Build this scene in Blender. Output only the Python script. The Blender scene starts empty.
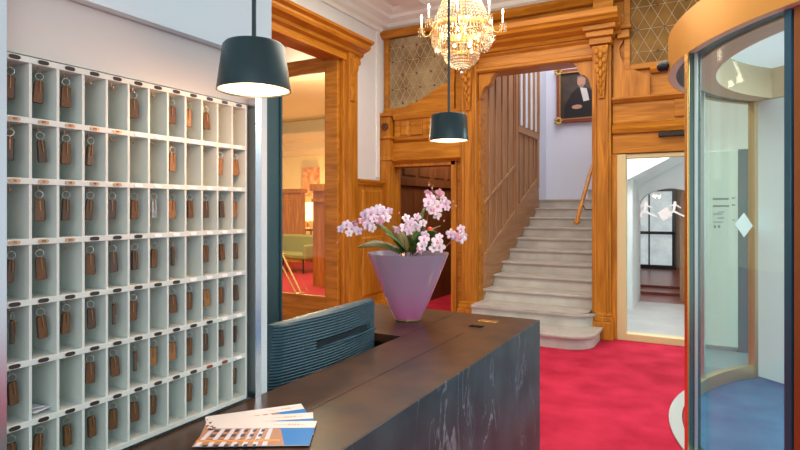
import bpy, bmesh, math, random
from mathutils import Vector, Matrix
random.seed(7)
SC = bpy.context.scene
COL = SC.collection
PI = math.pi
# ------------------------------------------------------------------ camera
FPX = 560.0; HZ = 208.0; EYE = 1.6
TH = math.atan(310 / FPX)
FW = Vector((-math.sin(TH), math.cos(TH), 0)); RT = Vector((math.cos(TH), math.sin(TH), 0))
cam_d = bpy.data.cameras.new('camera'); cam = bpy.data.objects.new('camera', cam_d); COL.objects.link(cam)
cam.location = (0, 0, EYE); cam.rotation_euler = (PI / 2, 0, TH)
cam_d.sensor_width = 36; cam_d.lens = FPX / 800 * 36; cam_d.shift_y = -(225 - HZ) / 800
cam_d.clip_start = 0.02; cam_d.clip_end = 100
SC.camera = cam
# ------------------------------------------------------------------ world, exposure, added room lights
w = bpy.data.worlds.new('sky'); SC.world = w; w.use_nodes = True
w.node_tree.nodes['Background'].inputs[0].default_value = (0.88, 0.95, 1.0, 1)
w.node_tree.nodes['Background'].inputs[1].default_value = .95
SC.view_settings.view_transform = 'Standard'; SC.view_settings.look = 'None'
SC.view_settings.gamma = 1; SC.view_settings.use_curve_mapping = False
SC.view_settings.exposure = 0.0
def area(name, loc, rot, sx, sy, power, col):
    l = bpy.data.lights.new(name, 'AREA'); l.shape = 'RECTANGLE'; l.size = sx; l.size_y = sy
    l.energy = power; l.color = col
    o = bpy.data.objects.new(name, l); COL.objects.link(o); o.location = loc; o.rotation_euler = rot
    return o
def point(name, loc, power, col, r=0.05):
    l = bpy.data.lights.new(name, 'POINT'); l.energy = power; l.color = col; l.shadow_soft_size = r
    o = bpy.data.objects.new(name, l); COL.objects.link(o); o.location = loc
    return o
area('lobby_light', (-1.6, 4.3, 4.25), (0, 0, 0), 3.6, 3.6, 155, (1, .94, .80))  # unseen area lights added under the ceilings, no fittings modelled
area('daylight_fill', (1.5, -1.6, 2.3), (math.radians(80), 0, math.radians(25)), 3.0, 2.6, 42, (.93, .97, 1))  # unseen area light added behind the camera as daylight fill
area('stair_light', (-2.0, 9.2, 5.1), (0, 0, 0), 1.3, 2.4, 46, (.95, .96, 1))
area('passage_light', (-0.7, 8.6, 3.3), (0, 0, 0), 1.2, 1.6, 95, (.96, 1, 1))
area('passage_far_light', (-0.9, 12.5, 2.6), (0, 0, 0), 1, 2, 50, (1, .95, .88))
area('lounge_light', (-7.6, 8.8, 4.2), (0, 0, 0), 3, 4, 380, (1, .90, .62))
point('lounge_chandelier', (-7.2, 9.0, 3.3), 170, (1, .86, .55), .2)  # added point light that brightens the lounge ceiling, no fitting there
area('corridor_light', (-3.7, 8.9, 2.75), (0, 0, 0), .6, 1.6, 32, (1, .78, .5))
area('drum_light', (1.9, 4.9, 2.82), (0, 0, 0), 1.6, 1.6, 120, (.88, .98, 1))

# ------------------------------------------------------------------ picture helpers: where a line of sight meets a plane of the room
def ray(x, y): return FW + RT * ((x - 400) / FPX) + Vector((0, 0, -(y - HZ) / FPX))
EYEV = Vector((0, 0, EYE))
def onx(x, y, X): r = ray(x, y); return EYEV + r * (X / r.x)
def ony(x, y, Y): r = ray(x, y); return EYEV + r * (Y / r.y)
def onz(x, y, Z): r = ray(x, y); return EYEV + r * ((Z - EYE) / r.z)

# ------------------------------------------------------------------ materials
def nt(m): m.use_nodes = True; return m.node_tree, m.node_tree.nodes['Principled BSDF']
def mat(name, col, rough=.5, metal=0, noise=0, nscale=20, bump=0, spec=.5, stretch=(1, 1, 1), col2=None, trans=0, emit=None, es=0, coat=0):
    m = bpy.data.materials.new(name); t, p = nt(m)
    p.inputs['Base Color'].default_value = (*col, 1); p.inputs['Roughness'].default_value = rough
    p.inputs['Metallic'].default_value = metal; p.inputs['Specular IOR Level'].default_value = spec
    p.inputs['Coat Weight'].default_value = coat
    if trans: p.inputs['Transmission Weight'].default_value = trans
    if emit: p.inputs['Emission Color'].default_value = (*emit, 1); p.inputs['Emission Strength'].default_value = es
    c2 = col2 or tuple(c * (1 - noise) for c in col)
    if noise or col2 or bump:
        tc = t.nodes.new('ShaderNodeTexCoord'); mp = t.nodes.new('ShaderNodeMapping'); mp.inputs['Scale'].default_value = stretch
        n = t.nodes.new('ShaderNodeTexNoise'); n.inputs['Scale'].default_value = nscale; n.inputs['Detail'].default_value = 6
        t.links.new(tc.outputs['Object'], mp.inputs[0]); t.links.new(mp.outputs[0], n.inputs[0])
        r = t.nodes.new('ShaderNodeValToRGB'); r.color_ramp.elements[0].position = .35; r.color_ramp.elements[1].position = .68
        r.color_ramp.elements[0].color = (*col, 1); r.color_ramp.elements[1].color = (*c2, 1)
        t.links.new(n.outputs['Fac'], r.inputs[0]); t.links.new(r.outputs[0], p.inputs['Base Color'])
        if bump:
            b = t.nodes.new('ShaderNodeBump'); b.inputs['Strength'].default_value = bump; b.inputs['Distance'].default_value = .004
            t.links.new(n.outputs['Fac'], b.inputs['Height']); t.links.new(b.outputs[0], p.inputs['Normal'])
    return m
def wood(name, a, b, axis, rough=.38):
    m = bpy.data.materials.new(name); t, p = nt(m)
    p.inputs['Roughness'].default_value = rough; p.inputs['Specular IOR Level'].default_value = .3
    tc = t.nodes.new('ShaderNodeTexCoord'); mp = t.nodes.new('ShaderNodeMapping')
    s = [5, 5, 5]; s[axis] = .55; mp.inputs['Scale'].default_value = s
    n = t.nodes.new('ShaderNodeTexNoise'); n.inputs['Scale'].default_value = 2.2; n.inputs['Detail'].default_value = 5; n.inputs['Distortion'].default_value = 1.2
    mp2 = t.nodes.new('ShaderNodeMapping'); s2 = [60, 60, 60]; s2[axis] = 2; mp2.inputs['Scale'].default_value = s2
    n2 = t.nodes.new('ShaderNodeTexNoise'); n2.inputs['Scale'].default_value = 2
    r = t.nodes.new('ShaderNodeValToRGB')
    e = r.color_ramp.elements; e[0].position = .3; e[0].color = (*a, 1); e[1].position = .72; e[1].color = (*b, 1)
    ad = t.nodes.new('ShaderNodeMath'); ad.operation = 'MULTIPLY_ADD'; ad.inputs[1].default_value = .35; 
    t.links.new(tc.outputs['Object'], mp.inputs[0]); t.links.new(tc.outputs['Object'], mp2.inputs[0])
    t.links.new(mp.outputs[0], n.inputs[0]); t.links.new(mp2.outputs[0], n2.inputs[0])
    t.links.new(n2.outputs[0], ad.inputs[0]); 
    sb = t.nodes.new('ShaderNodeMath'); sb.operation = 'MULTIPLY'; sb.inputs[1].default_value = .8
    t.links.new(n.outputs[0], sb.inputs[0]); t.links.new(sb.outputs[0], ad.inputs[2])
    t.links.new(ad.outputs[0], r.inputs[0]); t.links.new(r.outputs[0], p.inputs['Base Color'])
    return m
def glassmat(name, tint=(1, 1, 1), refl=.10, rough=.0, haze=0.0, hazecol=(1, 1, 1)):
    m = bpy.data.materials.new(name); m.use_nodes = True; t = m.node_tree; t.nodes.clear()
    o = t.nodes.new('ShaderNodeOutputMaterial'); tr = t.nodes.new('ShaderNodeBsdfTransparent'); tr.inputs[0].default_value = (*tint, 1)
    g = t.nodes.new('ShaderNodeBsdfGlossy'); g.inputs['Roughness'].default_value = rough
    lw = t.nodes.new('ShaderNodeLayerWeight'); lw.inputs[0].default_value = .25
    ma = t.nodes.new('ShaderNodeMath'); ma.operation = 'MULTIPLY_ADD'; ma.inputs[1].default_value = .6; ma.inputs[2].default_value = refl
    t.links.new(lw.outputs['Facing'], ma.inputs[0])
    pw = t.nodes.new('ShaderNodeMath'); pw.operation = 'POWER'; pw.inputs[1].default_value = 3; t.links.new(lw.outputs['Facing'], pw.inputs[0]); t.links.new(pw.outputs[0], ma.inputs[0])
    mx = t.nodes.new('ShaderNodeMixShader'); t.links.new(ma.outputs[0], mx.inputs[0]); t.links.new(tr.outputs[0], mx.inputs[1]); t.links.new(g.outputs[0], mx.inputs[2])
    last = mx
    if haze:
        d = t.nodes.new('ShaderNodeBsdfDiffuse'); d.inputs[0].default_value = (*hazecol, 1)
        m2 = t.nodes.new('ShaderNodeMixShader'); m2.inputs[0].default_value = haze
        t.links.new(mx.outputs[0], m2.inputs[1]); t.links.new(d.outputs[0], m2.inputs[2]); last = m2
    t.links.new(last.outputs[0], o.inputs[0]); return m
def emis(name, col, s): return mat(name, col, emit=col, es=s)

OA, OB = (.70, .285, .030), (.35, .120, .008)
WX = wood('golden_oak_x', OA, OB, 0); WY = wood('golden_oak_y', OA, OB, 1); WZ = wood('golden_oak_z', OA, OB, 2)
SWY = wood('stair_oak_y', (.50, .27, .13), (.34, .17, .075), 1, .5); SWZ = wood('stair_oak_z', (.50, .27, .13), (.34, .17, .075), 2, .5)
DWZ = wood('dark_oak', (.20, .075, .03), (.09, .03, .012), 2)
WHITE = mat('white_paint', (.80, .83, .84), .6, noise=.03, nscale=4)
NICHE = mat('niche_paint', (.54, .555, .535), .7, noise=.03, nscale=3)
PLASTER = mat('plaster_moulding', (.85, .87, .83), .7, noise=.03, nscale=5)
RACK = mat('rack_lacquer', (.60, .68, .64), .4, noise=.04, nscale=12)
STEEL = mat('brushed_steel', (.62, .66, .70), .22, 1)
BSTEEL = mat('blue_anodised_steel', (.05, .16, .26), .28, .7)
SATIN = mat('satin_steel', (.70, .72, .70), .35, .9)
CHAMP = mat('champagne_aluminium', (.62, .52, .34), .38, .7)
BRONZE = mat('bronze_fascia', (.56, .28, .05), .42, .5)
BRASS = mat('brass', (.85, .52, .18), .25, 1)
BLACK = mat('black_plastic', (.012, .012, .014), .35)
TEAL = mat('teal_enamel', (.012, .040, .046), .33, .3, spec=.6)
TEALW = mat('dark_teal_paint', (.03, .085, .10), .45)
LAMPIN = mat('lamp_reflector', (.95, .85, .7), .5, emit=(1, .45, .18), es=1.0)
LAMPDISC = emis('lamp_diffuser', (1, .64, .36), 2.6)
STONE = mat('stair_stone', (.62, .58, .52), .5, noise=.25, nscale=3.5, bump=.1)
TREAD = mat('stair_tread_stone', (.50, .45, .40), .4, noise=.2, nscale=6)
TILE = mat('grey_tile', (.42, .42, .42), .35, noise=.15, nscale=3)
REDFLOOR = mat('red_brown_floor', (.22, .075, .06), .3, noise=.3, nscale=5)
CREAM = mat('cream_frame', (.66, .52, .27), .4)
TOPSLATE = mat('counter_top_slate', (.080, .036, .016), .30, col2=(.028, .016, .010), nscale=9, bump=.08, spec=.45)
GOLDGLASS = mat('amber_leaded_glass', (.22, .14, .06), .4, col2=(.48, .37, .2), nscale=2.2, spec=.3)
GOLDGLASS2 = mat('amber_leaded_glass_right', (.30, .155, .03), .5, col2=(.17, .085, .015), nscale=4, spec=.2)
LEAD = mat('lead_came', (.62, .50, .32), .5, .2)
GLASS = glassmat('clear_glass', (.97, .99, .98), .02)
DGLASS = glassmat('drum_glass', (.90, .965, .94), .05)
FROST = mat('frosted_white', (.78, .95, 1), .25)
ETCH = mat('white_etching', (.92, .96, .97), .5)

def slate():
    m = mat('slate_front', (.020, .042, .044), .38, col2=(.046, .084, .088), nscale=6, bump=.15, spec=.4)
    t = m.node_tree; p = t.nodes['Principled BSDF']
    ramp = [n for n in t.nodes if n.bl_idname == 'ShaderNodeValToRGB'][0]
    tc = t.nodes.new('ShaderNodeTexCoord'); mp = t.nodes.new('ShaderNodeMapping')
    mp.inputs['Rotation'].default_value = (math.radians(22), 0, 0); mp.inputs['Scale'].default_value = (1, 2.4, 1.0)
    n = t.nodes.new('ShaderNodeTexNoise'); n.inputs['Scale'].default_value = 1.7; n.inputs['Detail'].default_value = 8; n.inputs['Distortion'].default_value = 1.8
    t.links.new(tc.outputs['Object'], mp.inputs[0]); t.links.new(mp.outputs[0], n.inputs[0])
    r = t.nodes.new('ShaderNodeValToRGB'); e = r.color_ramp.elements
    e[0].position = .485; e[0].color = (0, 0, 0, 1); e[1].position = .515; e[1].color = (0, 0, 0, 1)
    x = e.new(.5); x.color = (1, 1, 1, 1)
    t.links.new(n.outputs[0], r.inputs[0])
    n2 = t.nodes.new('ShaderNodeTexNoise'); n2.inputs['Scale'].default_value = 3.5; t.links.new(tc.outputs['Object'], n2.inputs[0])
    r2 = t.nodes.new('ShaderNodeValToRGB'); r2.color_ramp.elements[0].position = .45; r2.color_ramp.elements[1].position = .62
    t.links.new(n2.outputs[0], r2.inputs[0])
    mu = t.nodes.new('ShaderNodeMath'); mu.operation = 'MULTIPLY'; t.links.new(r.outputs[0], mu.inputs[0]); t.links.new(r2.outputs[0], mu.inputs[1])
    mu2 = t.nodes.new('ShaderNodeMath'); mu2.operation = 'MULTIPLY'; mu2.inputs[1].default_value = .55; t.links.new(mu.outputs[0], mu2.inputs[0])
    mx = t.nodes.new('ShaderNodeMixRGB'); mx.inputs[2].default_value = (.42, .52, .56, 1)
    t.links.new(mu2.outputs[0], mx.inputs[0]); t.links.new(ramp.outputs[0], mx.inputs[1]); t.links.new(mx.outputs[0], p.inputs['Base Color'])
    return m
SLATE = slate()
def carpet(name, a, b):
    m = mat(name, a, .95, col2=b, nscale=3.2, spec=.1); t = m.node_tree; p = t.nodes['Principled BSDF']
    n = t.nodes.new('ShaderNodeTexNoise'); n.inputs['Scale'].default_value = 260
    tc = t.nodes.new('ShaderNodeTexCoord'); t.links.new(tc.outputs['Object'], n.inputs[0])
    bp = t.nodes.new('ShaderNodeBump'); bp.inputs['Strength'].default_value = .5; bp.inputs['Distance'].default_value = .006
    t.links.new(n.outputs[0], bp.inputs['Height']); t.links.new(bp.outputs[0], p.inputs['Normal'])
    return m
RED = carpet('red_carpet', (.54, .028, .066), (.38, .014, .038))
BLUE = carpet('blue_carpet', (.07, .19, .33), (.05, .14, .27))
def vasemat():
    m = bpy.data.materials.new('lilac_frosted_glass'); t, p = nt(m)
    tc = t.nodes.new('ShaderNodeTexCoord'); sx = t.nodes.new('ShaderNodeSeparateXYZ'); r = t.nodes.new('ShaderNodeValToRGB')
    mr = t.nodes.new('ShaderNodeMapRange'); mr.inputs[1].default_value = 0; mr.inputs[2].default_value = .34
    t.links.new(tc.outputs['Object'], sx.inputs[0]); t.links.new(sx.outputs[2], mr.inputs[0]); t.links.new(mr.outputs[0], r.inputs[0])
    e = r.color_ramp.elements; e[0].position = .05; e[0].color = (.62, .17, .36, 1); e[1].position = 1; e[1].color = (.33, .27, .36, 1)
    x = e.new(.45); x.color = (.46, .25, .40, 1)
    t.links.new(r.outputs[0], p.inputs['Base Color']); p.inputs['Roughness'].default_value = .22
    p.inputs['Subsurface Weight'].default_value = .0; p.inputs['Coat Weight'].default_value = .4
    return m

# ------------------------------------------------------------------ mesh helpers
class B:
    def __init__(s): s.bm = bmesh.new()
    def box(s, x0, x1, y0, y1, z0, z1):
        v = [s.bm.verts.new((x, y, z)) for x in (x0, x1) for y in (y0, y1) for z in (z0, z1)]
        for f in ((0, 1, 3, 2), (4, 6, 7, 5), (0, 4, 5, 1), (2, 3, 7, 6), (0, 2, 6, 4), (1, 5, 7, 3)): s.bm.faces.new([v[i] for i in f])
        return s
    def obox(s, c, ax, ay, az):           # box from centre and half-axes
        c, ax, ay, az = map(Vector, (c, ax, ay, az))
        v = [s.bm.verts.new(c + ax * i + ay * j + az * k) for i in (-1, 1) for j in (-1, 1) for k in (-1, 1)]
        for f in ((0, 1, 3, 2), (4, 6, 7, 5), (0, 4, 5, 1), (2, 3, 7, 6), (0, 2, 6, 4), (1, 5, 7, 3)): s.bm.faces.new([v[i] for i in f])
        return s
    def loft(s, a, b):                     # two equal loops of points closed by caps
        va = [s.bm.verts.new(p) for p in a]; vb = [s.bm.verts.new(p) for p in b]; n = len(a)
        for i in range(n): s.bm.faces.new((va[i], va[(i + 1) % n], vb[(i + 1) % n], vb[i]))
        s.bm.faces.new(va[::-1]); s.bm.faces.new(vb); return s
    def prism(s, pts, axis, a, b):         # 2D outline pushed along an axis; pts in the other two axes in order
        def P(p, t):
            q = list(p); q.insert(axis, t); return Vector(q)
        return s.loft([P(p, a) for p in pts], [P(p, b) for p in pts])
    def lathe(s, prof, c=(0, 0, 0), seg=32, a0=0, a1=2 * PI, closed=True):
        full = abs(a1 - a0 - 2 * PI) < 1e-6; n = seg if full else seg + 1; R = []
        for i in range(n):
            a = a0 + (a1 - a0) * i / seg
            R.append([s.bm.verts.new((c[0] + r * math.cos(a), c[1] + r * math.sin(a), c[2] + z)) for r, z in prof])
        m = len(prof)
        for i in range(seg):
            A = R[i]; C2 = R[(i + 1) % n]
            for j in range(m if closed else m - 1):
                k = (j + 1) % m
                s.bm.faces.new((A[j], C2[j], C2[k], A[k]))
        if not full and closed: s.bm.faces.new(R[0]); s.bm.faces.new(R[-1][::-1])
        return s
    def tube(s, pts, r, seg=8, taper=None):
        pts = [Vector(p) for p in pts]; prev = None; up = Vector((0, 0, 1)); L = []
        for i, p in enumerate(pts):
            d = (pts[min(i + 1, len(pts) - 1)] - pts[max(i - 1, 0)]).normalized()
            if prev is None:
                u = d.cross(up); u = u if u.length > .05 else d.cross(Vector((1, 0, 0)))
            else: u = prev - d * prev.dot(d)
            u.normalize(); prev = u; v = d.cross(u); rr = r if taper is None else r + (taper - r) * i / (len(pts) - 1)
            L.append([s.bm.verts.new(p + u * rr * math.cos(2 * PI * k / seg) + v * rr * math.sin(2 * PI * k / seg)) for k in range(seg)])
        for i in range(len(L) - 1):
            for k in range(seg): s.bm.faces.new((L[i][k], L[i][(k + 1) % seg], L[i + 1][(k + 1) % seg], L[i + 1][k]))
        s.bm.faces.new(L[0][::-1]); s.bm.faces.new(L[-1]); return s
    def ball(s, c, rx, ry=None, rz=None, u=12, v=8, rot=None):
        M = Matrix.Translation(Vector(c)) @ (rot.to_4x4() if rot else Matrix.Identity(4)) @ Matrix.Diagonal((rx, ry or rx, rz or rx, 1))
        bmesh.ops.create_uvsphere(s.bm, u_segments=u, v_segments=v, radius=1, matrix=M); return s
    def octa(s, c, r, h):
        c = Vector(c); t = s.bm.verts.new(c + Vector((0, 0, h))); b = s.bm.verts.new(c - Vector((0, 0, h)))
        q = [s.bm.verts.new(c + Vector((r * math.cos(k * PI / 2), r * math.sin(k * PI / 2), 0))) for k in range(4)]
        for k in range(4): s.bm.faces.new((q[k], q[(k + 1) % 4], t)); s.bm.faces.new((q[(k + 1) % 4], q[k], b))
        return s
    def torus(s, c, R, r, rot=None, n=16, m=6):
        rot = rot or Matrix.Identity(3); c = Vector(c); L = []
        for i in range(n):
            a = 2 * PI * i / n
            L.append([s.bm.verts.new(c + rot @ Vector(((R + r * math.cos(t)) * math.cos(a), (R + r * math.cos(t)) * math.sin(a), r * math.sin(t)))) for t in [2 * PI * k / m for k in range(m)]])
        for i in range(n):
            for k in range(m): s.bm.faces.new((L[i][k], L[(i + 1) % n][k], L[(i + 1) % n][(k + 1) % m], L[i][(k + 1) % m]))
        return s
    def panel(s, axis, w0, out, u0, u1, z0, z1, rail=.06):     # raised bevelled field on a wall (axis 0 or 1), facing +-out
        d = .018 * out
        def P(u, z, t): return Vector((w0 + t, u, z)) if axis == 0 else Vector((u, w0 + t, z))
        o = [(u0, z0), (u1, z0), (u1, z1), (u0, z1)]; i = [(u0 + rail * .5, z0 + rail * .5), (u1 - rail * .5, z0 + rail * .5), (u1 - rail * .5, z1 - rail * .5), (u0 + rail * .5, z1 - rail * .5)]
        return s.loft([P(a, b, 0) for a, b in o], [P(a, b, d) for a, b in i])
    def frame(s, axis, w0, w1, u0, u1, z0, z1, t):              # four mitre-free bars around an opening
        def bx(a, b, c, d):
            if axis == 0: s.box(min(w0, w1), max(w0, w1), a, b, c, d)
            else: s.box(a, b, min(w0, w1), max(w0, w1), c, d)
        bx(u0, u0 + t, z0, z1); bx(u1 - t, u1, z0, z1); bx(u0 + t, u1 - t, z0, z0 + t); bx(u0 + t, u1 - t, z1 - t, z1); return s
    def out(s, name, m, parent=None, smooth=False, bevel=0):
        bmesh.ops.recalc_face_normals(s.bm, faces=s.bm.faces)
        me = bpy.data.meshes.new(name); s.bm.to_mesh(me); s.bm.free()
        for mm in (m if isinstance(m, (list, tuple)) else [m]): me.materials.append(mm)
        o = bpy.data.objects.new(name, me); COL.objects.link(o)
        if smooth:
            for p in me.polygons: p.use_smooth = True
            try: me.set_sharp_from_angle(angle=math.radians(40))
            except Exception: pass
        if parent is not None:
            o.parent = parent
            if parent.type == 'EMPTY': o.matrix_parent_inverse = Matrix.Translation(-parent.location)
        if bevel:
            b = o.modifiers.new('bevel', 'BEVEL'); b.width = bevel; b.segments = 2; b.limit_method = 'ANGLE'
        return o
def tag(o, label, cat, group=None, kind=None):
    if label: o['label'] = label
    if cat: o['category'] = cat
    if group: o['group'] = group
    if kind: o['kind'] = kind
    return o
def thing(name, loc, label, cat, group=None, kind=None):
    o = bpy.data.objects.new(name, None); COL.objects.link(o); o.location = loc; o.empty_display_size = .05
    return tag(o, label, cat, group, kind)
def struct(o, label=None): o['kind'] = 'structure'; o['label'] = label or o.name.replace('_', ' '); o['category'] = o.name.split('_')[0]; return o
def S(b, name, m, label, parent=None, **k):
    return struct(b.out(name, m, parent, **k), label)
def sroot(name, loc, label, cat=None):
    o = thing(name, loc, label, cat or name.split('_')[0], kind='structure'); return o
def copy_tree(o, parent=None):
    c = o.copy(); COL.objects.link(c); c.parent = parent
    for ch in list(o.children): copy_tree(ch, c)
    return c
def textmesh(body, size, m, parent, loc, rot, name='number', ext=.0004):
    cu = bpy.data.curves.new(name, 'FONT'); cu.body = body; cu.size = size; cu.extrude = ext; cu.align_x = 'CENTER'; cu.align_y = 'CENTER'
    t = bpy.data.objects.new(name, cu); COL.objects.link(t)
    bpy.context.view_layer.update()
    me = bpy.data.meshes.new_from_object(t.evaluated_get(bpy.context.evaluated_depsgraph_get()))
    bpy.data.objects.remove(t); me.materials.clear(); me.materials.append(m)
    me.transform(Matrix.LocRotScale(Vector(loc), rot, None))
    o = bpy.data.objects.new(name, me); COL.objects.link(o); o.parent = parent
    if parent is not None and parent.type == 'EMPTY': o.matrix_parent_inverse = Matrix.Translation(-parent.location)
    return o

# ================================================================== SETTING
YB = 7.285; XL = -4.29; ZC = 4.55
b = B().box(-4.6, 4.2, -2.5, YB + .1, -.1, 0); S(b, 'floor', RED, 'bright red carpet floor of the lobby')
b = B()
b.box(-4.6, 4.2, -2.5, YB + .3, ZC, ZC + .1)
b.box(XL, 4.2, 6.75, YB, ZC - .07, ZC); b.box(XL, XL + .55, -2.5, 6.75, ZC - .07, ZC)
for y0 in (5.7, 3.4, 1.1):
    b.box(XL + .45, 4.2, y0, y0 + .32, ZC - .16, ZC)
    b.box(XL + .45, 4.2, y0 - .06, y0 + .38, ZC - .09, ZC)
for x0 in (-3.72, -1.6, .5):
    b.box(x0, x0 + .3, -2.5, 6.9, ZC - .16, ZC)
    b.box(x0 - .06, x0 + .36, -2.5, 6.9, ZC - .09, ZC)
S(b, 'ceiling', PLASTER, 'white coffered plaster ceiling')
crown = [(0, 4.2), (.04, 4.2), (.05, 4.25), (.10, 4.28), (.12, 4.33), (.20, 4.37), (.22, 4.41), (.30, 4.44), (.33, 4.48), (.33, ZC), (0, ZC)]
b = B().prism([(YB - p, z) for p, z in crown], 0, XL, 4.2); b.prism([(XL + p, z) for p, z in crown], 1, -2.5, YB - .02)
S(b, 'trim_1', PLASTER, 'white stepped crown moulding below the ceiling')

# --- left wall with the great doorway
DY0, DY1 = 3.2, 6.04; DZ = 3.64
b = B().box(XL - .25, XL, DY1 + .3, YB + .1, 0, ZC); b.box(XL - .25, XL, DY0 - .1, DY1 + .3, DZ + .15, ZC); b.box(XL - .25, XL, -2.5, DY0 - .1, 0, ZC)
S(b, 'wall_left', WHITE, 'white left wall of the lobby around the wooden doorway')
surround = sroot('trim_2', (XL, 4.6, 0), 'carved golden oak surround of the tall left doorway')
b = B()
for y0, y1, d in ((6.105, 6.14, .06), (6.14, 6.26, .13), (6.26, 6.40, .09), (6.40, 6.46, .04)):
    b.box(XL - .25 if d == .06 else XL - .02, XL + d, y0, y1, 0, DZ + .02)
    b.box(XL - .02, XL + d, 2 * DY0 - y1 + 2.84 - 0 - 2.84 + 0, 2 * DY0 - y0, 0, DZ + .02)
b.out('pilaster', WZ, surround, bevel=.006)
b = B().box(XL, XL + .17, 6.12, 6.42, 0, .3); b.out('plinth', WZ, surround, bevel=.01)
cor = [(0, 3.56), (.08, 3.56), (.09, 3.60), (.08, 3.61), (.08, 3.65), (.13, 3.67), (.14, 3.71), (.23, 3.74), (.25, 3.77), (.25, 3.80), (.30, 3.82), (.31, 3.85), (0, 3.85)]
b = B().prism([(XL + p, z) for p, z in cor], 1, 2.6, 6.48); b.box(XL - .25, XL + .06, DY0, 6.1, DZ - .06, DZ + .12)
b.out('cornice', WY, surround)
b = B()
pr = [(0, 0), (.10, 0), (.13, -.05), (.12, -.15), (.07, -.24), (.05, -.36), (.08, -.46), (.07, -.56), (0, -.60)]
b.prism([(XL + .08 + x, DZ - .06 + z) for x, z in pr], 1, 6.15, 6.25); b.out('scroll_bracket', WZ, surround, bevel=.006)
wz = 2.0
ws = sroot('trim_3', (XL, 6.9, 0), 'oak wainscot panel between the left doorway and the corner')
b = B().box(XL, XL + .05, 6.46, YB, 0, wz - .06); b.panel(0, XL + .05, 1, 6.56, 7.15, .35, 1.2); b.panel(0, XL + .05, 1, 6.56, 7.15, 1.3, 1.86); b.out('wainscot_board', WZ, ws)
b = B().prism([(XL, wz - .08), (XL + .07, wz - .08), (XL + .09, wz - .03), (XL + .09, wz), (XL, wz)], 1, 6.46, YB); b.out('cap_rail', WY, ws)
b = B().prism([(XL, 0), (XL + .08, 0), (XL + .08, .2), (XL + .06, .25), (XL, .25)], 1, 6.46, YB); b.out('skirting', WY, ws)
b = B().prism([(XL, 2.05), (XL + .02, 2.05), (XL + .02, 4.2), (XL, 4.2)], 1, 7.02, 7.10)
S(b, 'trim_4', PLASTER, 'slim white plaster strip in the corner by the leaded window')

# --- back wall (oak), openings: corridor door, stair portal, glass door
CDX0, CDX1, CDZ = -4.22, -3.13, 2.26
SX0, SX1, SZ = -2.77, -1.29, 3.50
GX0, GX1, GZ = -.99, -.12, 2.25
b = B()
b.box(XL - .25, CDX0, YB, YB + .25, 0, ZC); b.box(CDX0, CDX1, YB, YB + .25, CDZ, ZC); b.box(CDX1, SX0, YB, YB + .25, 0, ZC)
b.box(SX0, SX1, YB, YB + .25, SZ, ZC); b.box(SX1, GX0, YB, YB + .25, 0, ZC); b.box(GX0, GX1, YB, YB + .25, GZ, ZC)
b.box(GX1, 4.2, YB, YB + .25, 3.2, ZC)
S(b, 'wall_back', WX, 'golden oak panelled back wall of the lobby')
b = B().box(GX1, 4.2, YB, YB + .2, 0, 3.2); S(b, 'wall_right', WHITE, 'pale wall behind the revolving door')

def leaded(idx, x0, x1, z0, z1, m, label, curve=False, s=.115, lean=.30):
    r = sroot('window_%d' % idx, ((x0 + x1) / 2, YB, z0), label)
    b = B().box(x0, x1, YB - .02, YB - .005, z0, z1); b.out('pane', m, r)
    b = B().frame(1, YB - .06, YB, x0 - .07, x1 + .07, z0 - .07, z1 + .07, .07); b.out('window_frame', WX, r, bevel=.008)
    b = B(); y = YB - .026
    def seg(p, q):
        (ax, az), (bx_, bz) = p, q
        t0, t1 = 0, 1; dx, dz = bx_ - ax, bz - az
        for lo, hi, a, d in ((x0, x1, ax, dx), (z0, z1, az, dz)):
            if abs(d) < 1e-9:
                if a < lo or a > hi: return
                continue
            u, v = sorted(((lo - a) / d, (hi - a) / d)); t0 = max(t0, u); t1 = min(t1, v)
        if t1 - t0 > .01: b.tube([(ax + dx * t0, y, az + dz * t0), (ax + dx * t1, y, az + dz * t1)], .0032, 4)
    H = z1 - z0
    k = -20
    while k < 30:
        xx = x0 + k * s
        seg((xx, z0), (xx + H * .55, z1)); seg((xx, z0), (xx - H * .55, z1)); k += 1
    zz = z0 + s * .9
    while zz < z1: seg((x0, zz), (x1, zz)); zz += s * 1.8
    b.out('leading', LEAD, r)
    b = B()
    zz = z0 + s * .9; j = 0
    while zz < z1:
        k = 0
        while k < 30:
            xx = x0 + k * s * 2 + (s if j % 2 else 0) * .5
            if x0 + .05 < xx < x1 - .05: b.obox((xx, y - .002, zz), (.009, 0, .009), (0, .004, 0), (-.009, 0, .009))
            k += 1
        zz += s * 1.8; j += 1
    b.out('boss', DWZ, r)
    return r
lw = leaded(1, -4.20, -3.20, 3.05, 4.12, GOLDGLASS, 'leaded amber glass window beside the left corner, above the small doorway')
# curved apron in front of the lower edge of the left leaded window
pts = [(-4.27, 2.98), (-3.13, 2.98), (-3.13, 3.42)]
for k in range(13):
    t = k / 12; pts.append((-3.20 - .62 * t, 3.36 - .24 * (3 * t * t - 2 * t ** 3)))
pts += [(-3.9, 3.08), (-4.27, 3.08)]
b = B().loft([(x, YB - .075, z) for x, z in pts], [(x, YB - .03, z) for x, z in pts])
b.out('apron', WX, lw)
leaded(2, -.84, .35, 3.33, 4.6 - .12, GOLDGLASS2, 'leaded amber glass window above the glass door', s=.15)

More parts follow.
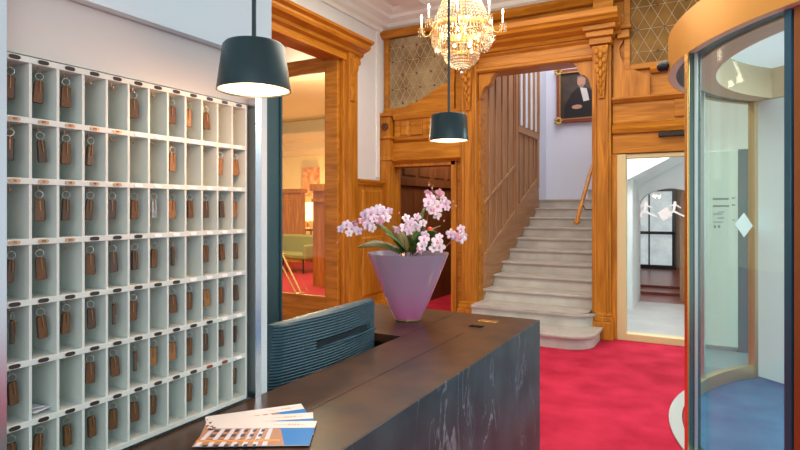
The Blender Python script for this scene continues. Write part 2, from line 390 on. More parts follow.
pan = sroot('trim_5', (-3.7, YB, 2.3), 'oak frieze boards above the small doorway')
b = B().box(XL + .2, -3.02, YB - .07, YB, 2.60, 2.92); b.box(-3.80, -3.62, YB - .10, YB - .07, 2.66, 2.88)
b.panel(1, YB - .07, -1, -4.0, -3.85, 2.65, 2.88); b.panel(1, YB - .07, -1, -3.56, -3.12, 2.65, 2.88); b.out('frieze_board', WX, pan, bevel=.005)
b = B().prism([(YB, 2.90), (YB - .10, 2.90), (YB - .12, 2.95), (YB - .12, 2.98), (YB, 2.98)], 0, XL + .2, -3.02)
b.prism([(YB, 2.26), (YB - .06, 2.26), (YB - .10, 2.30), (YB - .06, 2.33), (YB - .04, 2.56), (YB - .08, 2.60), (YB, 2.60)], 0, XL + .05, -3.02); b.out('moulding', WX, pan)
b = B().box(XL, XL + .17, YB - .16, YB, 0, 2.95); b.box(XL, XL + .19, YB - .18, YB, 2.3, 2.36); b.box(XL, XL + .20, YB - .19, YB, 2.62, 2.66); b.box(XL, XL + .20, YB - .19, YB, 2.95, 3.0); po = b.out('corner_post', WZ, pan, bevel=.006)
b = B().lathe([(.0, 0), (.03, .0), (.035, .01), (.05, .012), (.055, .0), (.055, -.01), (0, -.01)], seg=20)
for v in b.bm.verts: x, y, z = v.co; v.co = (XL + .10 + x, YB - .175 - z, 2.80 + y)
b.out('rosette', [DWZ], po, smooth=True)
b = B().box(CDX0 - .02, CDX0 + .06, YB - .04, YB + .25, 0, CDZ); b.box(CDX1 - .06, CDX1 + .02, YB - .04, YB + .25, 0, CDZ); b.box(CDX0, CDX1, YB - .04, YB + .25, CDZ - .05, CDZ + .02)
d1 = b.out('door_1', WZ); struct(d1, 'oak frame of the small doorway under the leaded window')

# --- stair portal
po = sroot('trim_6', (-2.03, YB, 0), 'carved oak portal around the staircase with pilasters and cornice')
def pilaster(x0, x1, name_parent, carve=True, topz=3.60):
    b = B(); xm = (x0 + x1) / 2; wd = x1 - x0
    b.box(x0, x1, YB - .10, YB + .25, 0, topz); b.box(x0 + .03, x0 + .055, YB - .125, YB - .1, .3, topz); b.box(x1 - .055, x1 - .03, YB - .125, YB - .1, .3, topz)
    q = b.out('pilaster', WZ, name_parent, bevel=.008)
    b = B().box(x0 - .03, x1 + .03, YB - .17, YB, 0, .22); b.box(x0 - .02, x1 + .02, YB - .15, YB, .22, .28); b.box(x0 - .01, x1 + .01, YB - .14, YB, .28, .32); b.out('plinth', WZ, q, bevel=.01)
    if carve:
        b = B().box(x0 - .02, x1 + .02, YB - .22, YB, topz - .02, topz + .06); b.box(x0 - .05, x1 + .05, YB - .27, YB, topz + .06, topz + .13); b.box(x0 - .08, x1 + .08, YB - .32, YB, topz + .13, topz + .19)
        b.out('capital', WX, q, bevel=.008)
        b = B(); zt = topz - .04
        b.loft([(xm - .09, YB - .10, zt), (xm + .09, YB - .10, zt), (xm + .09, YB - .21, zt), (xm - .09, YB - .21, zt)],
               [(xm - .03, YB - .10, zt - .62), (xm + .03, YB - .10, zt - .62), (xm + .03, YB - .13, zt - .62), (xm - .03, YB - .13, zt - .62)])
        for k in range(5):
            z = zt - .06 - k * .11; w_ = .085 - k * .012; y = YB - .205 + k * .016
            for sgn in (-1, 1): b.ball((xm + sgn * w_ * .55, y, z), w_ * .42, .02, .045, 10, 6)
            b.ball((xm, y - .012, z - .05), w_ * .35, .022, .05, 10, 6)
        b.out('acanthus_carving', WZ, q, smooth=True)
    return q
pilaster(-1.27, -1.05, po, topz=3.60)
pilaster(-3.02, -2.79, po, topz=3.60)
b = B()
b.prism([(YB + .25, 3.44), (YB - .07, 3.44), (YB - .10, 3.46), (YB - .10, 3.49), (YB - .06, 3.51), (YB - .06, 3.64), (YB - .10, 3.67), (YB - .10, 3.70), (YB + .25, 3.70)], 0, -2.79, -1.27); b.out('architrave', WX, po)
cp = [(0, 3.69), (.14, 3.69), (.16, 3.73), (.27, 3.76), (.29, 3.79), (.41, 3.81), (.43, 3.84), (.46, 3.86), (.47, 3.92), (0, 3.92)]
b = B().prism([(YB - p, z) for p, z in cp], 0, -3.05, -.93)
b.box(-1.25, -1.02, YB - .16, YB, 3.92, 4.5); b.box(-3.02, -1.02, YB - .04, YB, 4.0, 4.08)
b.out('cornice', WX, po)
b = B()
def corner(x, sg):
    pts = [(x, 3.50), (x + sg * .34, 3.50)]
    for k in range(9):
        a = k / 8 * PI / 2; pts.append((x + sg * (.30 - .13 * math.sin(a)), 3.46 - .02 - .13 * (1 - math.cos(a))))
    pts += [(x + sg * .15, 3.29)]
    for k in range(9):
        a = k / 8 * PI / 2; pts.append((x + sg * (.13 - .10 * math.sin(a)), 3.27 - .15 * (1 - math.cos(a))))
    pts += [(x, 3.08)]
    b.loft([(p, YB - .03, z) for p, z in pts], [(p, YB + .12, z) for p, z in pts])
corner(SX0 - .01, 1); corner(SX1 + .01, -1)
b.out('corner_bracket', WZ, po)
# wood between portal and glass door: curved bracket, boards
tr = sroot('trim_7', (-.6, YB, 2.3), 'oak boards and scroll bracket right of the stair portal, above the glass door')
b = B()
pts = [(-1.03, 2.92), (-1.03, 3.95), (-.84, 3.95), (-.84, 3.80), (-.90, 3.72), (-.92, 3.62)]
for k in range(11):
    a = k / 10; pts.append((-.99 + .03 * math.cos(a * PI) + .30 * a ** 2.2, 3.55 - .33 * a))
pts += [(-.62, 3.16), (-.62, 2.92)]
b.loft([(x, YB - .055, z) for x, z in pts], [(x, YB, z) for x, z in pts]); b.out('scroll_board', WZ, tr, bevel=.004)
b = B().box(-1.0, -.82, YB - .16, YB, 3.74, 3.80); b.box(-.98, -.84, YB - .13, YB, 3.64, 3.74); b.out('small_capital', WX, tr, bevel=.01)
b = B().box(-1.04, GX1, YB - .06, YB, 2.26, 2.50)
b.box(-1.04, GX1, YB - .05, YB, 2.62, 2.88); b.box(-.36, -.18, YB - .08, YB - .05, 2.66, 2.86); b.out('frieze_board', WX, tr, bevel=.005)
b = B().prism([(YB, 2.50), (YB - .09, 2.50), (YB - .11, 2.55), (YB - .07, 2.60), (YB - .05, 2.62), (YB, 2.62)], 0, -1.04, GX1)
b.prism([(YB, 2.87), (YB - .08, 2.87), (YB - .12, 2.91), (YB - .12, 2.93), (YB, 2.93)], 0, -1.04, GX1)
b.prism([(YB, 3.20), (YB - .06, 3.20), (YB - .09, 3.24), (YB - .06, 3.28), (YB, 3.28)], 0, -.62, GX1); b.out('moulding', WX, tr)
b = B().box(-1.05, GX0, YB - .05, YB, 0, 2.26); b.out('post', WZ, tr, bevel=.005)
b = B().prism([(YB, 4.12), (YB - .10, 4.12), (YB - .16, 4.18), (YB - .16, 4.22), (YB, 4.22)], 0, XL, 1.4); b.out('top_rail', WX, tr)

# --- glass door to the passage
dr = sroot('door_2', ((GX0 + GX1) / 2, YB, 0), 'glass sliding door with cream frame and white etched figures')
b = B().box(GX0, GX0 + .10, YB - .05, YB + .1, 0, GZ); b.box(GX1 - .08, GX1, YB - .05, YB + .1, 0, GZ)
b.box(GX0 + .1, GX1 - .08, YB - .05, YB + .1, 0, .085); b.box(GX0 + .1, GX1 - .08, YB - .03, YB + .1, GZ - .05, GZ)
b.out('door_frame', CREAM, dr, bevel=.006)
b = B().box(GX0 + .1, GX1 - .08, YB, YB + .01, .085, GZ - .05); pn = b.out('glass_pane', GLASS, dr)
def fig(x, z, s):
    b = B(); y = YB - .006
    def lb(p, q, r0, r1): b.tube([(x + p[0] * s, y, z + p[1] * s), (x + q[0] * s, y, z + q[1] * s)], r0 * .8, 6, taper=r1 * .8)
    b.ball((x + .00, y, z + .062), .016, .006, .018)
    lb((0, .045), (-.012, -.03), .022, .02); lb((-.012, -.03), (.045 if s > 0 else .045, -.06), .018, .014); lb((.045, -.06), (.095, -.085), .014, .012)
    lb((-.012, -.03), (-.045, -.055), .018, .014); lb((-.045, -.055), (-.05, -.09), .014, .01)
    lb((0, .035), (.05, .0), .012, .01); lb((0, .035), (-.05, .015), .012, .01)
    for v in b.bm.verts: v.co.y = y + (v.co.y - y) * .25
    b.out('etched_figure', ETCH, pn)
def px(x, y): p = ony(x, y, YB); return p.x, p.z
fx, fz = px(646, 208); fig(fx, fz, 1.25); fx, fz = px(675, 208); fig(fx, fz, 1.25)
fx, fz = px(665, 214); b = B().obox((fx, YB - .005, fz), (.05, 0, .035), (0, .002, 0), (-.03, 0, .05)); b.out('etched_square', ETCH, pn)
# black sensor bar above door
q = ony(673, 134, YB - .06)
b = B().loft([(q.x + x, YB - .075 - .045, q.z + z) for x, z in ((-.14, -.02), (.14, -.02), (.15, .012), (.13, .02), (-.13, .02), (-.15, .012))], [(q.x + x, YB - .061, q.z + z) for x, z in ((-.15, -.03), (.15, -.03), (.16, .01), (.14, .03), (-.14, .03), (-.16, .01))])
tag(b.out('door_sensor', BLACK), 'black bar shaped motion sensor on the oak above the glass door', 'sensor')

# --- rooms beyond
b = B().box(-1.9, 1.6, YB + .1, 10.4, -.1, 0); S(b, 'floor_2', TILE, 'grey tiled passage floor behind the glass door')
b = B().box(-2.4, 1.6, 10.4, 16.0, -.1, .0); S(b, 'floor_3', REDFLOOR, 'red brown floor beyond the passage arch')
b = B()
for k, yy in enumerate((11.3, 11.9)): b.box(-1.6, .8, yy, 15.5, 0, .05 + .05 * k)
S(b, 'trim_8', REDFLOOR, 'low red brown steps beyond the arch')
# arch wall
b = B(); ax0, ax1 = -1.07, -.12; az = 1.62
b.box(-1.24, ax0, 9.5, 10.65, 0, 3.4); b.box(ax1, 1.6, 10.4, 10.65, 0, 3.4)
pts = [(ax0, 3.4), (ax1, 3.4)]
for k in range(17):
    a = PI * k / 16; pts.append(((ax0 + ax1) / 2 + (ax1 - ax0) / 2 * math.cos(a), az + .31 * math.sin(a)))
b.loft([(x, 10.4, z) for x, z in pts], [(x, 10.65, z) for x, z in pts])
b.box(-1.24, -1.2, YB + .3, 9.5, 0, 3.4); b.box(1.5, 1.6, YB + .3, 10.4, 0, 3.4)
b.box(-1.24, 1.6, YB + .25, 10.65, 3.4, 3.5)
S(b, 'wall_passage', WHITE, 'white passage walls with arch behind the glass door')
b = B()
pts = [(YB + .3, 2.1), (YB + .3, 3.4), (10.4, 3.4), (10.4, 3.0)]
b.loft([(-1.2, 9.3, 2.0), (-1.2, 9.3, 3.4), (.9, 9.3, 3.4), (.9, 9.3, 3.1)], [(-1.2, 10.38, 1.9), (-1.2, 10.38, 3.4), (.9, 10.38, 3.4), (.9, 10.38, 3.1)])
S(b, 'trim_9', WHITE, 'sloping white stair soffit in the passage')
BROWNW = mat('brown_wall', (.34, .19, .10), .6)
b = B().box(-1.75, -1.65, 10.65, 15.6, 0, 2.9); b.box(-.45, -.35, 10.65, 15.6, 0, 2.9); b.box(-1.75, 1, 15.3, 15.4, 0, 2.9); b.box(-1.75, 1, 10.65, 15.6, 2.9, 3.0)
S(b, 'wall_far', BROWNW, 'brown walls of the far corridor')
d3 = sroot('door_3', (-1.12, 15.2, 0), 'black framed glass door at the end of the passage')
x0, x1 = -1.62, -.72
b = B().frame(1, 15.15, 15.25, x0, x1, .1, 2.1, .09); b.box(x0, x1, 15.15, 15.25, .95, 1.02); b.box(x0 + .28, x0 + .31, 15.16, 15.24, .1, 2.1); b.out('door_frame', BLACK, d3)
b = B().box(x0 + .05, x1 - .05, 15.26, 15.28, .15, 2.05); b.out('door_pane', mat('daylit_pane', (.6, .66, .68), .3, col2=(.12, .13, .13), nscale=3, emit=(.75, .85, .9), es=.55), d3)

# stairwell
b = B().box(SX0 - .12, SX0, YB + .25, 10.2, 0, 5.2); S(b, 'wall_stair_left', SWZ, 'oak panelled wall beside the stairs')
b = B().box(SX1, SX1 + .04, YB + .25, 10.9, 0, 5.2); b.box(-4.0, -1.25, 10.9, 11.0, 0, 5.2); b.box(-4.0, -1.25, YB + .3, 11.0, 5.2, 5.3); b.box(SX0 - .12, SX0 - .02, 10.2, 10.9, 0, 5.2)
S(b, 'wall_stair', mat('lilac_white_paint', (.74, .76, .84), .6), 'white landing wall behind the stairs')
st = thing('staircase', (-2.03, 7.2, 0), 'pale stone staircase with rounded lower steps rising through the oak portal', 'staircase', kind='structure')
r = .16
def ynos(k): return {1: 6.42, 2: 6.95}.get(k, 7.39 + (k - 3) * .365)
for k in range(1, 12):
    y = ynos(k); z1 = k * r; z0 = 0
    if k > 2:
        b = B().box(SX0, SX1, y + .03, (y + .40) if k < 11 else 10.9, max(0, z1 - .32), z1 - .035); s_ = b.out('step', STONE, st)
        b = B().box(SX0, SX1, y, (y + .42) if k < 11 else 10.9, z1 - .035, z1); b.out('tread', TREAD, s_, bevel=.01)
    else:
        xr = -1.13 if k == 1 else -1.22; rr = .30 if k == 1 else .22; xl = -2.775; ye = YB - .12 if k == 1 else 7.45
        ye2 = ye
        def outl(ins):
            P = [(xl, ye2), (xl, y + ins)]
            for j in range(13):
                a = -PI / 2 + PI / 2 * j / 12
                P.append((xr - rr - ins + rr * math.cos(a) , y + rr + ins + rr * math.sin(a)))
            P.append((xr - ins, YB - .18)); P.append((SX1 - .01, YB - .18)); P.append((SX1 - .01, ye2)); return P
        b = B().loft([(p, q_, z1 - .16) for p, q_ in outl(.035)], [(p, q_, z1 - .035) for p, q_ in outl(.035)]); s_ = b.out('step', STONE, st)
        b = B().loft([(p, q_, z1 - .035) for p, q_ in outl(0)], [(p, q_, z1) for p, q_ in outl(0)]); b.out('tread', TREAD, s_, bevel=.008)
b = B().box(-1.9, SX1, 10.35, 10.9, 1.76, 1.90); s_ = b.out('step', STONE, st); b = B().box(-1.92, SX1, 10.32, 10.9, 1.90, 1.93); b.out('tread', TREAD, s_)
# panel battens and raking skirting on stair wall
tw = sroot('trim_10', (SX0, 8.8, 0), 'vertical battens and raking skirting on the stair wall')
X = SX0
def zs(y): return .48 + (y - 7.39) * .16 / .365
b = B()
yb = 7.62
b.loft([(X, 7.40, zs(7.4) - .1), (X, 10.2, zs(10.2) - .1), (X, 10.2, zs(10.2) + .42), (X, 7.40, zs(7.4) + .42)], [(X + .03, 7.40, zs(7.4) - .1), (X + .03, 10.2, zs(10.2) - .1), (X + .03, 10.2, zs(10.2) + .42), (X + .03, 7.40, zs(7.4) + .42)])
b.out('raking_skirting', SWY, tw)
b = B(); y = 7.60
while y < 10.2:
    b.box(X, X + .022, y, y + .055, zs(y) + .3, 5.1); y += .29
b.box(X, X + .04, 8.80, 8.92, zs(8.8) + .3, 5.1); b.box(X, X + .04, 10.08, 10.2, zs(10.1) + .3, 5.1)
b.out('batten', SWZ, tw, bevel=.005)
b = B()
for off, y1_ in ((.42, 10.2), (1.15, 8.85)):
    b.loft([(X, 7.40, zs(7.4) + off), (X, y1_, zs(y1_) + off), (X, y1_, zs(y1_) + off + .05), (X, 7.40, zs(7.4) + off + .05)], [(X + .028, 7.40, zs(7.4) + off), (X + .028, y1_, zs(y1_) + off), (X + .028, y1_, zs(y1_) + off + .05), (X + .028, 7.40, zs(7.4) + off + .05)])
b.box(X, X + .045, 8.9, 10.2, 2.84, 2.95)
b.out('rail', SWY, tw, bevel=.005)
wn = sroot('window_3', (X, 9.5, 2.95), 'tall frosted window strips high in the stair wall')
b = B().box(X + .008, X + .02, 8.95, 10.12, 2.98, 4.6); b.out('pane', mat('milky_pane', (.55, .62, .72), .2, emit=(.7, .8, .95), es=.25), wn)
b = B()
for y in (8.92, 9.22, 9.52, 9.82, 10.12): b.box(X + .005, X + .055, y, y + .05, 2.95, 4.6)
b.out('mullion', SWZ, wn)
# handrail on the right of the stair
hr = thing('handrail', (-1.5, 7.5, .5), 'wooden handrail coming down the right side of the stairs', 'handrail')
b = B().tube([(-1.50, 7.42, 1.42), (-1.50, 7.5, 1.50), (-1.50, 8.31, 2.08), (-1.50, 9.2, 2.60)], .028, 10); b.ball((-1.50, 7.42, 1.42), .036); hrr = b.out('rail', WY, hr, smooth=True)
for y, z in ((7.75, 1.66), (8.6, 2.23)): B().tube([(-1.50, y, z), (-1.46, y, z - .08), (-1.29, y, z - .08)], .01, 6).out('bracket', BLACK, hr)
# portrait
pf = thing('framed_portrait', (-1.7, 10.88, 2.9), 'oil portrait in gilt and red frame hanging above the stair landing', 'painting')
PY = 10.88; a0 = ony(557, 124, PY); a1 = ony(557, 71, PY); pxl = a0.x; pz0, pz1 = a0.z, a1.z; pw = .92
GILT = mat('gilt', (.62, .40, .12), .35, .6, noise=.4, nscale=25); RFR = mat('red_brown_frame', (.30, .06, .035), .4)
b = B().frame(1, PY - .07, PY + .018, pxl, pxl + pw, pz0, pz1, .075); b.out('frame', RFR, pf, bevel=.02)
b = B().frame(1, PY - .08, PY, pxl + .06, pxl + pw - .06, pz0 + .06, pz1 - .06, .022)
for cx in (pxl + .04, pxl + pw - .04):
    for cz in (pz0 + .04, pz1 - .04):
        for k in range(7): a = k * .9; b.ball((cx + .05 * math.cos(a), PY - .075, cz + .05 * math.sin(a)), .032, .02, .032, 8, 6)
b.out('gilt_ornament', GILT, pf, smooth=True)
CW = pw - .12; CH = pz1 - pz0 - .12; cx0 = pxl + .06; cz0 = pz0 + .06
b = B().box(cx0, cx0 + CW, PY - .03, PY - .01, cz0, cz0 + CH); cv = b.out('canvas', mat('painted_ground', (.085, .055, .04), .4, noise=.5, nscale=4), pf)
def poly(name, pts, m, dy):
    P = [(cx0 + u * CW, cz0 + v * CH) for u, v in pts]
    B().loft([(x, PY - .03, z) for x, z in P], [(x, PY - .03 - dy, z) for x, z in P]).out(name, m, cv)
def ell(cu, cvv, ru, rv, n=16): return [(cu + ru * math.cos(2 * PI * k / n), cvv + rv * math.sin(2 * PI * k / n)) for k in range(n)]
SK = mat('painted_skin', (.55, .27, .17), .5); ROBE = mat('painted_robe', (.012, .011, .013), .4); COLR = mat('painted_collar', (.72, .68, .62), .5)
poly('painted_robe', [(.08, 0), (.12, .30), (.28, .56), (.42, .66), (.60, .66), (.78, .55), (.92, .3), (.95, 0)], ROBE, .002)
poly('painted_face', ell(.50, .78, .095, .115), SK, .004)
poly('painted_hair', [(.40, .80), (.41, .89), (.50, .92), (.59, .89), (.60, .80), (.57, .86), (.50, .875), (.43, .86)], mat('painted_grey_hair', (.25, .21, .18), .6), .005)
poly('painted_beard', [(.44, .72), (.56, .72), (.54, .66), (.50, .65), (.46, .66)], mat('painted_beard', (.30, .24, .2), .6), .006)
poly('painted_collar', [(.47, .66), (.62, .63), (.68, .38), (.55, .36)], COLR, .005)
poly('painted_hand', ell(.40, .26, .12, .045), SK, .004)

# corridor behind small doorway
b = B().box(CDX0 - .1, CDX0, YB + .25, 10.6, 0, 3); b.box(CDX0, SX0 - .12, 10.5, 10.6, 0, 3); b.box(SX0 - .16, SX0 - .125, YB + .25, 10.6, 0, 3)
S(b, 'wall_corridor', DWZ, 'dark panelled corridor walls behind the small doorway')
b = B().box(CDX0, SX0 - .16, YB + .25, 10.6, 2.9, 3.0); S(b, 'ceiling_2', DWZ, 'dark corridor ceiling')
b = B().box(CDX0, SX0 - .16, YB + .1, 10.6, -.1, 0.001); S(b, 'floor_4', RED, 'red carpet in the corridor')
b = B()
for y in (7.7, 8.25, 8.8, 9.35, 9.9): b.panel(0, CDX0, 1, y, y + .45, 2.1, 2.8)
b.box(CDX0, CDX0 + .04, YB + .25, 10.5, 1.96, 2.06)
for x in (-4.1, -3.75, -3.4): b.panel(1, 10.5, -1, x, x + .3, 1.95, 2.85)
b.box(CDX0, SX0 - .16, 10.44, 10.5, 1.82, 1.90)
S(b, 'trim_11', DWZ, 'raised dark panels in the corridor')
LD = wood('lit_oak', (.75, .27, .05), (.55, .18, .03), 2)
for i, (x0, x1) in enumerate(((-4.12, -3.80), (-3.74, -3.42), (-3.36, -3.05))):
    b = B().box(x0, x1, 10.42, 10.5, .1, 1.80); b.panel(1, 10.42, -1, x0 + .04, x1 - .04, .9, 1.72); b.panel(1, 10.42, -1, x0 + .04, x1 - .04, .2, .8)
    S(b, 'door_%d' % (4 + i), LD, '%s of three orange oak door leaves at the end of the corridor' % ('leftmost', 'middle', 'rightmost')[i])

# lounge beyond left doorway
YEL = mat('yellow_wall', (.88, .76, .42), .7); 
LX0, LX1, LY1 = -13.0, XL - .25, 14.5
b = B().box(LX0, LX1, -2.5, LY1 + .2, -.1, 0.0); S(b, 'floor_5', mat('dark_red_carpet', (.30, .008, .015), .9), 'dark red carpet of the lounge')
b = B().box(LX0, LX1 + .2, LY1, LY1 + .2, 0, 5); b.box(LX0 - .2, LX0, 2, LY1, 0, 5); b.box(LX1, LX1 + .02, YB + .1, LY1, 0, 5); S(b, 'wall_lounge', YEL, 'yellow lounge walls')
b = B().box(LX0, LX1, -2.5, LY1 + .2, 4.45, 4.6); S(b, 'ceiling_3', mat('warm_ceiling', (.88, .80, .55), .7), 'warm yellow lounge ceiling')
cr2 = [(0, 3.3), (.12, 3.3), (.14, 3.42), (.22, 3.48), (.22, 3.7), (.4, 3.8), (.5, 3.95), (.5, 4.0), (0, 4.0)]
b = B().prism([(LY1 - p, z) for p, z in cr2], 0, LX0, LX1); b.prism([(LX1 - p, z) for p, z in cr2], 1, YB + .2, LY1); S(b, 'trim_12', mat('cream_plaster', (.82, .68, .42), .6), 'cream classical cornice around the lounge')
b = B().lathe([(.0, 0), (.26, 0), (.26, .3), (.2, .35), (.18, 2.3), (.24, 2.4), (.3, 2.6), (.0, 2.6)], (-8.0, 12.0, .7), 24)
# wood pier and screen in lounge
xa, xb = ony(313, 200, 9.15).x, ony(331, 200, 9.15).x; zt_ = ony(320, 184, 9.15).z
b = B().box(xa, xb, 9.15, 9.4, 0, zt_ - .1); b.box(xa - .05, xb + .05, 9.1, 9.45, zt_ - .14, zt_); b.box(xa - .02, xb + .02, 9.12, 9.43, zt_ - .36, zt_ - .30); S(b, 'trim_13', WZ, 'oak partition pier in the lounge')
xa, xb = ony(262, 200, 12.9).x, ony(301, 200, 12.9).x; zt_ = ony(290, 189, 12.9).z
b = B().box(xa, xb, 12.9, 13.1, 0, zt_ - .1); b.box(xa - .05, xb + .05, 12.85, 13.15, zt_ - .12, zt_); b.panel(1, 12.9, -1, xb - .85, xb - .1, .5, zt_ - .3); S(b, 'trim_14', WZ, 'oak wainscot screen behind the green sofa')
xa, xb = ony(303, 200, 14.3).x, ony(316, 200, 14.3).x
b = B().box(xa, xb, 14.3, 14.49, 2.0, 2.9); b.frame(1, 14.26, 14.3, xa, xb, 2.0, 2.9, .08); tag(b.out('framed_picture', mat('red_brown_picture', (.55, .18, .06), .5, col2=(.75, .5, .25), nscale=6)), 'red brown picture above the lit lamp in the lounge', 'picture')
b = B().box(-8.2, -4.6, 6.9, 8.2, 4.15, 4.45); S(b, 'trim_15', mat('lilac_plaster', (.74, .68, .72), .6), 'pale plaster beam under the lounge ceiling')
# door leaf, standing open at right angles
lf = sroot('door_7', (-4.30, 6.08, 0), 'open oak door leaf with clear glass and brass pull in the left doorway')
lx0, lx1 = -5.72, -4.285
Yd0, Yd1 = 6.04, 6.10
p0 = ony(330, 311, Yd0).z; p1 = ony(330, 289, Yd0).z
b = B().box(lx1 - .20, lx1, Yd0, Yd1, .04, 3.62); b.box(lx0, lx0 + .12, Yd0, Yd1, .04, 3.62); b.box(lx0 + .12, lx1 - .20, Yd0, Yd1, .04, .42); b.box(lx0 + .12, lx1 - .20, Yd0, Yd1, 3.42, 3.62)
b.out('door_frame', WX, lf, bevel=.008)
b = B().box(lx0 + .12, lx1 - .20, Yd0 + .025, Yd0 + .035, .42, 3.34); b.out('glass_pane', glassmat('door_glass', (1, .98, .95), .02), lf)
h0 = ony(282, 254, Yd0 - .04); h1 = ony(301, 293, Yd0 - .04); h2 = ony(282, 266, Yd0 - .04); h3 = ony(296, 293, Yd0 - .04)
b = B().tube([h0, h1, h3, h2], .014, 8); b.tube([h0, h0 + Vector((0, .06, 0))], .01, 6); b.tube([h1, h1 + Vector((0, .06, 0))], .01, 6); b.out('pull_bar', BRASS, lf, smooth=True)

# ================================================================== reception wall with niche
WXF = -1.19; NZ = 2.053; CTZ = 1.035
b = B()
yE, yU = onx(267, 300, WXF).y, onx(271.5, 300, WXF).y
b.box(-1.62, WXF, .525, 1.262, NZ, ZC); b.box(-1.62, WXF, -1.2, .525, 0, ZC)
b.box(-1.62, WXF, 1.262, yE, 0, NZ); b.box(-1.62, WXF, 1.262, yU, NZ, ZC); b.box(-1.62, -1.30 - .14, .525, 1.262, 0, NZ); b.box(-1.45, WXF - .005, .525, 1.262, 0, 1.0)
S(b, 'wall_reception', mat('cool_white_paint', (.62, .76, .80), .6), 'pale wall with the niche that holds the key rack')
b = B().box(-1.435, WXF - .03, .53, 1.258, 1.912, NZ - .002); S(b, 'trim_16', NICHE, 'grey back panel above the key rack')
b = B().box(WXF - .03, WXF + .012, .536, .5735, 0, ZC); S(b, 'trim_17', STEEL, 'polished steel edge left of the key rack')
y0 = onx(252.5, 300, WXF).y; y1 = onx(258.2, 300, WXF).y
b = B().box(WXF - .02, WXF + .012, y0, y1, CTZ, 1.93); S(b, 'trim_18', STEEL, 'polished steel edge right of the key rack')
# dark teal post behind
ya = onx(264, 200, -1.97).y; yb_ = onx(281, 200, -1.97).y
b = B().box(-2.12, -1.97, ya, yb_, 0, 2.25); b.box(-2.13, -1.96, yb_ - .012, yb_ + .002, 0, 2.26)
tag(b.out('partition_panel', TEALW, bevel=.003), 'narrow dark teal upright panel between the white wall end and the lounge doorway', 'panel')

# key rack
NC, NR = 12, 7
Y0, CWD = .569, .0542; Z0, CHT = 1.896, .1212
DEP = .10
rk = thing('key_rack', (WXF - .05, .9, CTZ), 'pale lacquered key rack with seven rows of twelve pigeonholes', 'key rack')
YE = Y0 + NC * CWD
B().box(WXF - DEP - .008, WXF - DEP, Y0 - .003, YE + .003, Z0 - 7 * CHT - .0065, Z0 + .009).out('back_panel', RACK, rk)
for k in range(NR + 1):
    z = Z0 - k * CHT; tt = .0062
    B().box(WXF - DEP, WXF, Y0, YE, z - tt, z + tt).out('shelf_board', RACK, rk, bevel=.0008)
for c in range(NC + 1):
    y = Y0 + c * CWD; B().box(WXF - DEP, WXF - .0015, y - .0028, y + .0028, Z0 - 7 * CHT, Z0).out('divider', RACK, rk)
for y in (Y0 + .03, Y0 + .33, YE - .04):
    B().box(WXF - .05, WXF - .01, y - .012, y + .012, CTZ, Z0 - 7 * CHT - .0062).out('foot', BLACK, rk)
DKPL = mat('dark_label_plate', (.03, .016, .012), .35); BRPL = mat('brass_label_plate', (.50, .33, .20), .35, .3); WHPL = mat('white_label_plate', (.95, .95, .92), .25); RDPL = mat('red_label_plate', (.22, .03, .02), .35); INK = mat('label_ink', (.06, .03, .02), .6)
def platemesh(m):
    b = B(); n = 20; P = []
    for k in range(n):
        a = 2 * PI * k / n; P.append((.0105 * abs(math.cos(a)) ** .6 * (1 if math.cos(a) > 0 else -1), .0042 * abs(math.sin(a)) ** .75 * (1 if math.sin(a) > 0 else -1)))
    b.loft([(0, y, z) for y, z in P], [(.0016, y, z) for y, z in P]); bmesh.ops.recalc_face_normals(b.bm, faces=b.bm.faces)
    me = bpy.data.meshes.new('label_plate'); b.bm.to_mesh(me); b.bm.free(); me.materials.append(m); return me
PM = {k: platemesh(m) for k, m in (('d', DKPL), ('b', BRPL), ('w', WHPL), ('r', RDPL))}
b = B().tube([(0, 0, 0), (0, 0, -.010), (.003, 0, -.014), (.007, 0, -.013), (.008, 0, -.009)], .0011, 6)
hk = b.out('hook', mat('hook_brass', (.45, .30, .14), .4, .6), rk); hkm = hk.data; bpy.data.objects.remove(hk)
plates = ['dddddddddddd', 'bbbbbwwwwwww', 'bbbbbwwwwwww', 'bbbdddwwwwww', 'ddddddddwwww', 'ddddddddddww', 'dddddddddrrw']
plates[4] = 'ddddddddwwww'
nums = {(1, 0): '403', (1, 1): '401', (1, 2): '402', (1, 3): '404', (1, 4): '405', (2, 0): '36', (2, 1): '37', (2, 2): '38', (2, 3): '40', (2, 4): '42', (3, 0): '33', (3, 1): '304', (3, 2): '303'}
RY = Matrix(((0, 0, 1), (1, 0, 0), (0, 1, 0))).to_quaternion()
pinv = Matrix.Translation(-rk.location)
for rr_ in range(NR):
    for c in range(NC):
        y = Y0 + (c + .5) * CWD; z = Z0 - rr_ * CHT
        kk = plates[rr_][c]
        o = bpy.data.objects.new('label_plate', PM[kk]); COL.objects.link(o); o.parent = rk; o.matrix_parent_inverse = pinv; o.location = (WXF, y - .003, z)
        if (rr_, c) in nums:
            t = textmesh(nums[(rr_, c)], .0062, INK, None, (.0017, 0, 0), RY); t.parent = o
        o = bpy.data.objects.new('hook', hkm); COL.objects.link(o); o.parent = rk; o.matrix_parent_inverse = pinv; o.location = (WXF - .026, y, z - .006)
